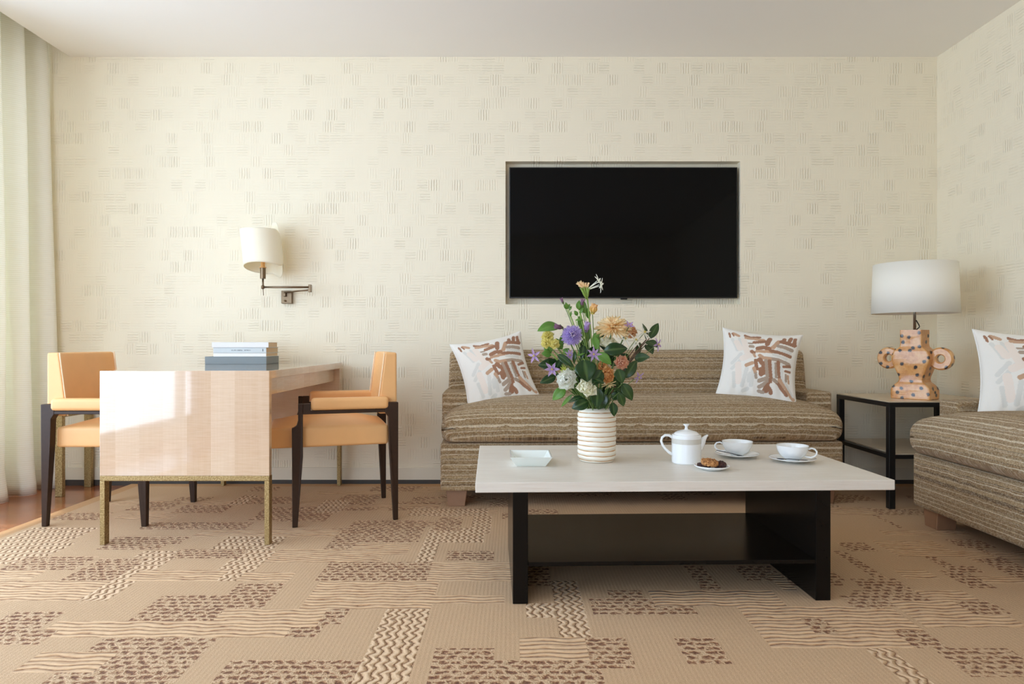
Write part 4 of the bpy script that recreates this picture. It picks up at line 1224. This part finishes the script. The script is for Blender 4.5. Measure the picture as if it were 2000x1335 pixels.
def flower(name, label, cat, group=None):
    r = empty(name, MOUTH + Vector((0, 0, -.06))); tag(r, label, cat, group); return r
def add_stem(r, p, rad=.0022, mat='stem', start=None):
    return MB().tube(stem_pts(p, start=start), rad, 8).build('stem', M[mat], r, smooth=True, world_pts=True)
def add_calyx(r, p, d, size, mat='stem', n=5):
    q = PM(); F = frame(p - Vector(d).normalized() * size * .5, d)
    for k in range(n): q.petal(ring(F, 2*math.pi*k/n, R_(55)), size, size * .5, cup=.2)
    o = q.build('calyx', M[mat], r); return o

def ruffled(name, label, cat, p, d, R, mats, seed, layers=6, group=None, per=9, stem=True, flat=.75):
    """carnation or rose like head: layered frilled petals"""
    rnd = random.Random(seed); r = flower(name, label, cat, group); q = PM(); d = Vector(d).normalized()
    F = frame(p - d * R * .55, d)
    for l in range(layers):
        t = l / max(1, layers - 1); op = R_(12 + 66 * t); L = R * (1.12 - .25 * t); n = max(4, int(per * (1 - .45 * t)))
        for k in range(n):
            q.petal(ring(F, 2*math.pi*(k + .5 * (l % 2) + rnd.uniform(-.2, .2)) / n, op + rnd.uniform(-.12, .12), R * .06, R * .12 * t), L * rnd.uniform(.9, 1.05), R * (.95 - .3 * t), cup=.22, curl=-R * .15 * (1 - t), tip=1.6, ruffle=R * .07, rnd=rnd, nl=6, nw=6)
    if stem: add_stem(r, p - d * R * .45)
    add_calyx(r, p - d * R * .35, d, R * .8)
    q.build('petals', M[mats], r); return r

def rose(name, label, cat, p, d, R, mat, seed, group=None):
    rnd = random.Random(seed); r = flower(name, label, cat, group); q = PM(); d = Vector(d).normalized(); F = frame(p - d * R * .6, d)
    N_ = 22
    for k in range(N_):
        t = k / (N_ - 1); ang = k * 2.39996; op = R_(88 - 62 * t ** 1.3); rad = R * (.06 + .22 * t)
        q.petal(ring(F, ang, op, rad, R * .1 * (1 - t)), R * (.95 + .15 * t), R * (.55 + .75 * t), cup=.34, curl=-R * .22 * t, tip=1.5, nl=6, nw=6, ruffle=R * .02, rnd=rnd, base_w=.4)
    add_stem(r, p - d * R * .5); add_calyx(r, p - d * R * .45, d, R * .8); q.build('petals', M[mat], r); return r

def mum(name, label, cat, p, d, R, mat, seed, dome=.62, group=None, rows=5, per=26):
    rnd = random.Random(seed); r = flower(name, label, cat, group); q = PM(); d = Vector(d).normalized(); F = frame(p - d * R * .25, d)
    for l in range(rows):
        t = l / (rows - 1); n = int(per * (1 - .5 * t))
        for k in range(n):
            op = R_(-16 + 88 * t) + rnd.uniform(-.1, .1)
            q.petal(ring(F, 2*math.pi*(k + rnd.uniform(-.25, .25)) / n, op, R * .05, R * .08 * t), R * (1 - .42 * t) * rnd.uniform(.9, 1.06), R * .13, cup=.9, curl=R * .12 * (1 - t) - R * .16 * t, tip=1.2, nl=7, nw=2, base_w=.5)
    add_stem(r, p - d * R * .2, .0028); add_calyx(r, p - d * R * .15, d, R * .35, n=7); q.build('petals', M[mat], r); return r

def scabious(name, label, cat, p, d, R, mat, seed, group=None):
    rnd = random.Random(seed); r = flower(name, label, cat, group); q = PM(); d = Vector(d).normalized(); F = frame(p - d * R * .35, d)
    for l in range(7):
        t = l / 6; n = int(30 * (1 - .55 * t))
        for k in range(n):
            q.petal(ring(F, 2*math.pi*(k + rnd.uniform(-.3, .3)) / n, R_(-12 + 84 * t) + rnd.uniform(-.18, .18), R * .25 * (1 - t), R * .30 * t), R * (.80 - .36 * t) * rnd.uniform(.85, 1.1), R * .22, cup=.3, tip=1.9, nl=4, nw=2, ruffle=R * .04, rnd=rnd)
    add_stem(r, p - d * R * .3); q.build('petals', M[mat], r)
    c = MB()
    for k in range(26):
        a = rnd.uniform(0, 6.28); b = R * .26 * math.sqrt(rnd.random())
        z0 = R * .50; A = F @ Vector((b * math.cos(a), b * math.sin(a), z0)); B = F @ Vector((b * 1.25 * math.cos(a), b * 1.25 * math.sin(a), z0 + R * .28))
        c.tube([A, B], [R * .012, R * .03], 5)
    c.build('stamens', M['p_violet_center'], r, world_pts=True); return r
M['p_violet_center'] = plain('pale lilac anthers', lin(216, 200, 220), 0.7)

def star(name, label, cat, p, d, R, mat, seed, group=None, n=5, wid=.34, back=-.10, heart=True, op=4):
    rnd = random.Random(seed); r = flower(name, label, cat, group); q = PM(); d = Vector(d).normalized(); F = frame(p, d, rnd.uniform(0, 6))
    for k in range(n):
        q.petal(ring(F, 2*math.pi*(k + rnd.uniform(-.12, .12)) / n, R_(op) + rnd.uniform(-.2, .2), R * .04), R * rnd.uniform(.88, 1.05), R * wid, cup=.35, curl=R * back, tip=.85, nl=8, nw=4)
    add_stem(r, p - d * R * .05, .0014); q.build('petals', M[mat], r)
    if heart:
        c = MB()
        for k in range(9):
            a = k * 2.4; c.tube([F @ Vector((0, 0, 0)), F @ Vector((R * .10 * math.cos(a), R * .10 * math.sin(a), R * .26))], [R * .02, R * .035], 5)
        c.build('stamens', M['stamen'], r, world_pts=True)
    return r

def bud(name, label, cat, p, d, L, W, mat, seed, group=None, calyx='stem'):
    rnd = random.Random(seed); r = flower(name, label, cat, group); q = PM(); d = Vector(d).normalized(); F = frame(p - d * L * .5, d)
    for k in range(9):
        q.petal(ring(F, k * 2.39996, R_(76 + 6 * (k < 4)), W * .10), L * (1 - .05 * (k < 4)), W * .95, cup=.42, curl=-W * .05, tip=.9 if L > 1.6 * W else 1.1, nl=7, nw=5, base_w=.5)
    add_stem(r, p - d * L * .45, .0016); add_calyx(r, p - d * L * .35, d, L * .45, calyx); q.build('petals', M[mat], r); return r

# leaves: each branch a thing, each leaf a part
def leaf_mesh(base, tip, W, face, mat, parent, bend=.10, fold=.12):
    base, tip = Vector(base), Vector(tip); ax = tip - base; L = ax.length; ax.normalize()
    nrm = (Vector(face) - ax * Vector(face).dot(ax)).normalized(); sd = ax.cross(nrm)
    mb = MB(); vein = []; nl, nw = 14, 8; vv = []
    for i in range(nl + 1):
        t = i / nl; w_ = W * (math.sin(math.pi * t ** .82) ** .85 if 0 < t < 1 else 0.0); w_ = max(w_, W * .03 * (1 - t))
        for j in range(nw + 1):
            s = j / nw * 2 - 1
            h = -bend * L * (2 * t - 1) ** 2 + fold * abs(s) * w_ * .5
            h += .010 * W * math.sin(t * 40 - abs(s) * 5) * (1 - abs(s))
            vv.append(base + ax * L * t + sd * (s * w_ / 2) + nrm * h)
            vein.append(1.0 if j == nw // 2 else 0.0)
    k = nw + 1
    mb.add(vv, [(i*k+j, i*k+j+1, (i+1)*k+j+1, (i+1)*k+j) for i in range(nl) for j in range(nw)])
    o = mb.build('leaf', M[mat], parent, smooth=True, world_pts=True, solid=.0006)
    a = o.data.attributes.new('vein', 'FLOAT', 'POINT'); a.data.foreach_set('value', vein); return o

def branch(label, leaves, mat, twig='stem', group='leafy sprays in the vase', rad=.0018):
    """leaves: (base px, base py, tip px, tip py, width px, Y base, Y tip, face)"""
    r = flower('leaf_spray', label, 'foliage', group)
    tw = MB(); first = None
    for (bx, by, tx, ty, w_, yb, yt, face) in leaves:
        b = at(bx, by, yb); t = at(tx, ty, yt)
        leaf_mesh(b, t, w_ * yb / FOC, face, mat, r, bend=.10)
        tw.tube(stem_pts(b), rad, 6)
    tw.build('twig', M[twig], r, smooth=True, world_pts=True); return r

FC = (0, -1, .25); FU = (0, -.6, .8); FD = (0, -.9, -.45); FLt = (-.6, -.8, .3); FR = (.6, -.8, .2)
GL = 'leafy sprays in the vase'
branch('bright green leaf at the upper left of the bouquet', [(1094, 633, 1050, 643, 27, 2.72, 2.68, (-.2, -.8, .6))], 'leaf_bright')
branch('spray of dark leaves reaching up at the far right of the bouquet', [
    (1264, 661, 1257, 630, 15, 2.78, 2.80, (.7, -.7, .1)), (1269, 660, 1287, 629, 17, 2.77, 2.80, FC), (1262, 664, 1284, 676, 22, 2.76, 2.72, FU),
    (1262, 672, 1276, 690, 22, 2.76, 2.74, (.5, -.8, .3)), (1238, 699, 1268, 696, 19, 2.74, 2.70, FC), (1250, 668, 1243, 700, 13, 2.78, 2.76, FLt)], 'leaf_olive', 'stem_brown')
branch('broad dark leaf lying level below the peach chrysanthemum', [(1180, 684, 1227, 679, 27, 2.62, 2.63, FC)], 'leaf')
branch('broadest round glossy leaf in the middle of the bouquet', [(1141, 701, 1148, 745, 43, 2.585, 2.56, FC)], 'leaf')
branch('glossy leaf hanging just right of the broadest round leaf', [(1176, 722, 1158, 752, 25, 2.59, 2.57, (.35, -.9, .3)), (1156, 738, 1180, 746, 15, 2.58, 2.56, FU)], 'leaf')
branch('glossy leaf with a bright sheen drooping over the vase rim', [(1168, 757, 1165, 797, 28, 2.60, 2.62, (-.15, -.85, .55)), (1182, 768, 1168, 800, 27, 2.63, 2.64, FC)], 'leaf')
branch('dark leaf pair drooping over the left rim of the vase', [(1150, 782, 1117, 797, 25, 2.63, 2.62, FC), (1138, 774, 1108, 784, 16, 2.66, 2.68, FU)], 'leaf')
branch('thin leaves pointing down left beside the white carnation', [(1104, 756, 1079, 781, 21, 2.66, 2.66, FC), (1117, 770, 1095, 795, 8, 2.70, 2.72, FC)], 'leaf_bright')
branch('leaf curling out at the left under the violet clematis', [(1086, 734, 1055, 747, 18, 2.64, 2.62, FC), (1092, 730, 1070, 737, 10, 2.66, 2.66, FU)], 'leaf')
branch('dark leaf spreading left above the violet clematis', [(1092, 712, 1052, 712, 26, 2.70, 2.68, FC), (1096, 700, 1085, 722, 12, 2.69, 2.66, FC)], 'leaf')
branch('slanting leaves below the lilac scabious', [(1088, 690, 1120, 716, 15, 2.64, 2.61, FC), (1123, 684, 1121, 711, 8, 2.60, 2.60, FC), (1140, 672, 1136, 700, 15, 2.68, 2.66, FC)], 'leaf')
branch('bright leaves above the salmon carnation', [(1168, 688, 1195, 711, 19, 2.60, 2.59, FC), (1160, 655, 1168, 684, 15, 2.66, 2.64, FC), (1172, 650, 1156, 660, 14, 2.68, 2.68, FU)], 'leaf_bright')
branch('leaves standing around the salmon carnation at right', [(1222, 737, 1244, 702, 21, 2.70, 2.72, FC), (1208, 720, 1216, 748, 22, 2.64, 2.63, FC), (1211, 686, 1209, 706, 9, 2.70, 2.70, FC), (1196, 736, 1212, 756, 18, 2.68, 2.68, FC)], 'leaf_olive')
branch('dark leaves hanging at the lower right of the bouquet', [(1216, 748, 1236, 782, 22, 2.66, 2.66, FC), (1209, 766, 1219, 794, 17, 2.65, 2.66, FC), (1193, 770, 1212, 776, 18, 2.68, 2.68, FC), (1198, 757, 1222, 766, 12, 2.67, 2.67, FU)], 'leaf_olive')
branch('single dark leaf hanging over the right side of the vase', [(1197, 785, 1200, 813, 17, 2.655, 2.645, FC)], 'leaf')
branch('dark leaves filling the heart of the bouquet', [(1150, 700, 1165, 675, 22, 2.72, 2.72, FC), (1180, 700, 1200, 690, 20, 2.75, 2.75, FC), (1135, 730, 1120, 745, 22, 2.74, 2.72, FC), (1165, 720, 1185, 735, 24, 2.74, 2.72, FC), (1175, 770, 1195, 750, 22, 2.74, 2.74, FC), (1130, 770, 1120, 750, 18, 2.76, 2.76, FC), (1145, 660, 1135, 690, 16, 2.76, 2.76, FC), (1215, 735, 1225, 715, 18, 2.78, 2.78, FC), (1108, 745, 1095, 725, 16, 2.78, 2.78, FC)], 'leaf')
branch('bare budding sprig rising at the upper left', [(1108, 603, 1101, 594, 7, 2.74, 2.74, FC), (1108, 603, 1113, 593, 7, 2.74, 2.74, FC), (1111, 606, 1117, 597, 5, 2.74, 2.74, FC), (1108, 604, 1105, 590, 8, 2.74, 2.73, FC), (1130, 604, 1129, 588, 10, 2.72, 2.72, FC), (1133, 612, 1139, 600, 6, 2.72, 2.72, FC), (1124, 624, 1140, 624, 8, 2.72, 2.72, FU), (1114, 618, 1116, 607, 4, 2.73, 2.73, FC)], 'leaf_bright', 'stem_pale', rad=.0013)
branch('yellow green leaves behind the yellow flowers at left', [(1075, 690, 1066, 668, 18, 2.76, 2.76, FC), (1098, 682, 1086, 660, 14, 2.74, 2.74, FC), (1078, 690, 1058, 690, 16, 2.76, 2.75, FC), (1100, 690, 1112, 680, 12, 2.74, 2.74, FC)], 'leaf_bright', 'stem_pale')

branch('green filler leaves among the stems above the lilac scabious', [(1126, 668, 1128, 640, 13, 2.74, 2.74, FC), (1138, 660, 1137, 628, 12, 2.75, 2.75, FC), (1146, 668, 1152, 632, 13, 2.76, 2.76, FC), (1135, 640, 1131, 616, 11, 2.74, 2.74, FC), (1150, 622, 1146, 600, 10, 2.75, 2.75, FC), (1165, 668, 1172, 640, 14, 2.76, 2.76, FC), (1142, 612, 1140, 586, 11, 2.74, 2.74, FC), (1128, 616, 1122, 606, 8, 2.74, 2.74, FC), (1133, 606, 1131, 586, 12, 2.73, 2.73, FC), (1096, 676, 1100, 650, 12, 2.75, 2.75, FC), (1142, 684, 1128, 694, 14, 2.68, 2.66, FU)], 'leaf_bright', 'stem_pale', rad=.0014)
branch('dark filler leaves between the amber rose and the far right spray', [(1228, 705, 1212, 690, 18, 2.78, 2.78, FC), (1190, 700, 1208, 712, 20, 2.76, 2.76, FC), (1150, 720, 1130, 705, 20, 2.76, 2.76, FC), (1120, 735, 1126, 760, 20, 2.76, 2.76, FC), (1200, 770, 1222, 755, 20, 2.78, 2.78, FC), (1160, 775, 1180, 790, 22, 2.72, 2.70, FC), (1100, 720, 1078, 700, 18, 2.80, 2.80, FC), (1170, 650, 1190, 690, 22, 2.82, 2.82, FC), (1135, 715, 1150, 690, 22, 2.80, 2.80, FC), (1195, 745, 1178, 720, 20, 2.78, 2.78, FC)], 'leaf')
scabious('scabious', 'round lilac scabious at the upper left of the bouquet', 'flower', at(1117, 653, 2.64), (-.05, -1, .15), .0435, 'p_lilac', 4)
mum('chrysanthemum', 'large peach chrysanthemum at the top right of the bouquet', 'flower', at(1197, 633, 2.68), (-.10, -.48, .85), .072, 'p_peach', 7)
ruffled('dahlia', 'apricot dahlia behind the large peach chrysanthemum', 'flower', at(1229, 641, 2.76), (.4, -.6, .7), .038, 'p_apricot', 12, per=11)
bud('rosebud', 'yellow rosebud with orange blush above the bouquet', 'flower', at(1159, 603, 2.72), (.15, -.4, .9), .044, .034, 'p_blush', 3)
ruffled('carnation', 'white carnation at the lower left of the bouquet', 'flower', at(1106, 741, 2.60), (-.25, -1, .05), .038, 'p_white', 21, layers=7, per=10)
rose('rose', 'cream rose just above the rim of the vase', 'flower', at(1147, 755, 2.585), (-.1, -1, .25), .036, 'p_cream', 5)
rose('rose', 'amber orange rose at the lower middle right of the bouquet', 'flower', at(1186, 733, 2.615), (.3, -.9, -.2), .030, 'p_orange', 6)
ruffled('dahlia', 'small brownish orange bloom above the amber rose', 'flower', at(1176, 716, 2.66), (-.1, -.9, .2), .022, 'p_orange', 33, layers=5, per=7)
ruffled('carnation', 'salmon carnation at the right of the bouquet', 'flower', at(1216, 708, 2.645), (.25, -.95, -.05), .028, 'p_salmon', 22, layers=6, per=8)
rose('lisianthus', 'pale cream lisianthus under the peach chrysanthemum', 'flower', at(1187, 668, 2.70), (0, -.5, .9), .038, 'p_cream', 15)
mum('chrysanthemum', 'small peach daisy hanging above the right rim of the vase', 'flower', at(1190, 752, 2.635), (.1, -.75, -.65), .030, 'p_peach', 17, rows=2, per=11)
ruffled('snapdragon', 'upper yellow snapdragon bloom at the left edge of the bouquet', 'flower', at(1068, 655, 2.70), (-.4, -.8, .4), .026, 'p_yellow', 41, layers=5, per=6, group='yellow snapdragon blooms')
ruffled('snapdragon', 'lower left yellow snapdragon bloom at the left edge of the bouquet', 'flower', at(1064, 670, 2.69), (-.6, -.8, -.1), .022, 'p_yellow', 42, layers=5, per=6, group='yellow snapdragon blooms')
ruffled('snapdragon', 'yellow snapdragon bloom nearest the lilac scabious', 'flower', at(1084, 672, 2.68), (.1, -.9, -.1), .021, 'p_yellow', 43, layers=5, per=6, group='yellow snapdragon blooms')
star('lady_mantle', 'lime yellow bracts above the white carnation', 'flower', at(1101, 722, 2.62), (-.1, -1, .4), .018, 'p_lime', 2, n=8, wid=.3, op=25)
GV = 'violet clematis flowers in the vase'
star('clematis', 'violet clematis star at the far left of the bouquet', 'flower', at(1044, 694, 2.68), (-.5, -.8, -.1), .033, 'p_violet', 51, GV, n=5, wid=.32)
star('clematis', 'violet clematis beside the white carnation', 'flower', at(1079, 720, 2.62), (-.3, -.95, -.1), .034, 'p_violet', 52, GV, n=6, wid=.36, op=22)
star('clematis', 'violet clematis in the middle above the broadest leaf', 'flower', at(1159, 692, 2.57), (.1, -1, .2), .032, 'p_violet', 53, GV, n=7, wid=.30, op=18)
star('clematis', 'violet clematis at the far right of the bouquet', 'flower', at(1284, 672, 2.72), (.75, -.6, 0), .033, 'p_violet', 54, GV, n=5, wid=.30)
star('clematis', 'violet clematis hanging at the lower right of the bouquet', 'flower', at(1247, 735, 2.68), (.5, -.7, -.5), .027, 'p_violet', 55, GV, n=5, wid=.34)
star('clematis', 'violet clematis half hidden under the lilac scabious', 'flower', at(1113, 693, 2.66), (0, -1, .1), .028, 'p_violet', 56, GV, n=8, wid=.26, op=25)
star('clematis', 'violet clematis against the apricot dahlia', 'flower', at(1228, 638, 2.66), (.1, -.7, .6), .026, 'p_violet', 57, GV, n=5, wid=.40, op=40)
bud('clematis_bud', 'pinkish violet bud between the scabious and the chrysanthemum', 'flower bud', at(1146, 638, 2.66), (.1, -.4, .9), .044, .024, 'p_violet', 61)
bud('clematis_bud', 'plum bud left of the lilac scabious', 'flower bud', at(1091, 638, 2.66), (-.8, -.4, .15), .040, .020, 'p_plum', 62)
bud('clematis_bud', 'slim mauve bud in the stems below the white nerine', 'flower bud', at(1137, 591, 2.72), (.1, -.2, .95), .034, .014, 'p_plum', 63)
bud('clematis_bud', 'slim pinkish bud tip at the top of the left sprig', 'flower bud', at(1098, 587, 2.74), (-.4, -.1, .9), .026, .010, 'p_plum', 64)
# tall tuberose with peach buds and white stars
def tuberose():
    r = flower('tuberose', 'tall tuberose with peach buds and white starry flowers at the top', 'flower')
    p = at(1145, 566, 2.73); add_stem(r, p, .0030, 'stem_pale')
    q = PM(); rnd = random.Random(9)
    for (x, y, L) in ((1127, 552, .040), (1133, 549, .040), (1138, 551, .042), (1144, 552, .044), (1150, 552, .045), (1131, 557, .032)):
        t = at(x, y, 2.72); F = frame(p, t - p)
        l = (t - p).length
        for k in range(5): q.petal(ring(F, k * 1.257, R_(84), .0015), l * 1.05, .009, cup=.5, tip=1.3, nl=6, nw=3, base_w=.5)
    q.build('buds', M['p_peach'], r)
    g = PM()
    for (x, y) in ((1134, 560), (1140, 558), (1147, 559), (1150, 562)):
        t = at(x, y, 2.72); F = frame(at(1146, 584, 2.73), t - at(1146, 584, 2.73)); l = (t - at(1146, 584, 2.73)).length
        for k in range(3): g.petal(ring(F, k * 2.1, R_(84), .001), l, .010, cup=.4, tip=.9, base_w=.5)
    o = g.build('calyx', M['stem_pale'], r)
    w_ = PM()
    for (x, y, d, s) in ((1168, 549, (.8, -.5, .5), 1), (1172, 557, (.9, -.4, -.1), 2)):
        t = at(x, y, 2.71); F = frame(t, d, s)
        for k in range(6): w_.petal(ring(F, k * 1.047, R_(20), .001), .030, .0075, cup=.4, curl=-.006, tip=.9, nl=7, nw=3)
        for k in range(3): w_.petal(ring(frame(p, t - p), k * 2.1, R_(86), .001), (t - p).length, .005, cup=.4, base_w=.8)
    w_.build('petals', M['p_white'], r)
tuberose()
GN = 'white nerine flowers in the vase'
star('nerine', 'white nerine star beside the dark leaves at upper right', 'flower', at(1258, 650, 2.70), (.3, -.7, .6), .040, 'p_white', 71, GN, n=6, wid=.20, back=-.2)
star('nerine', 'white nerine star below the apricot dahlia', 'flower', at(1222, 662, 2.67), (-.2, -.9, .3), .032, 'p_white', 72, GN, n=6, wid=.22, back=-.2)
star('nerine', 'white nerine star between the two other nerines', 'flower', at(1241, 664, 2.68), (.2, -.9, .3), .036, 'p_white', 73, GN, n=6, wid=.20, back=-.2)
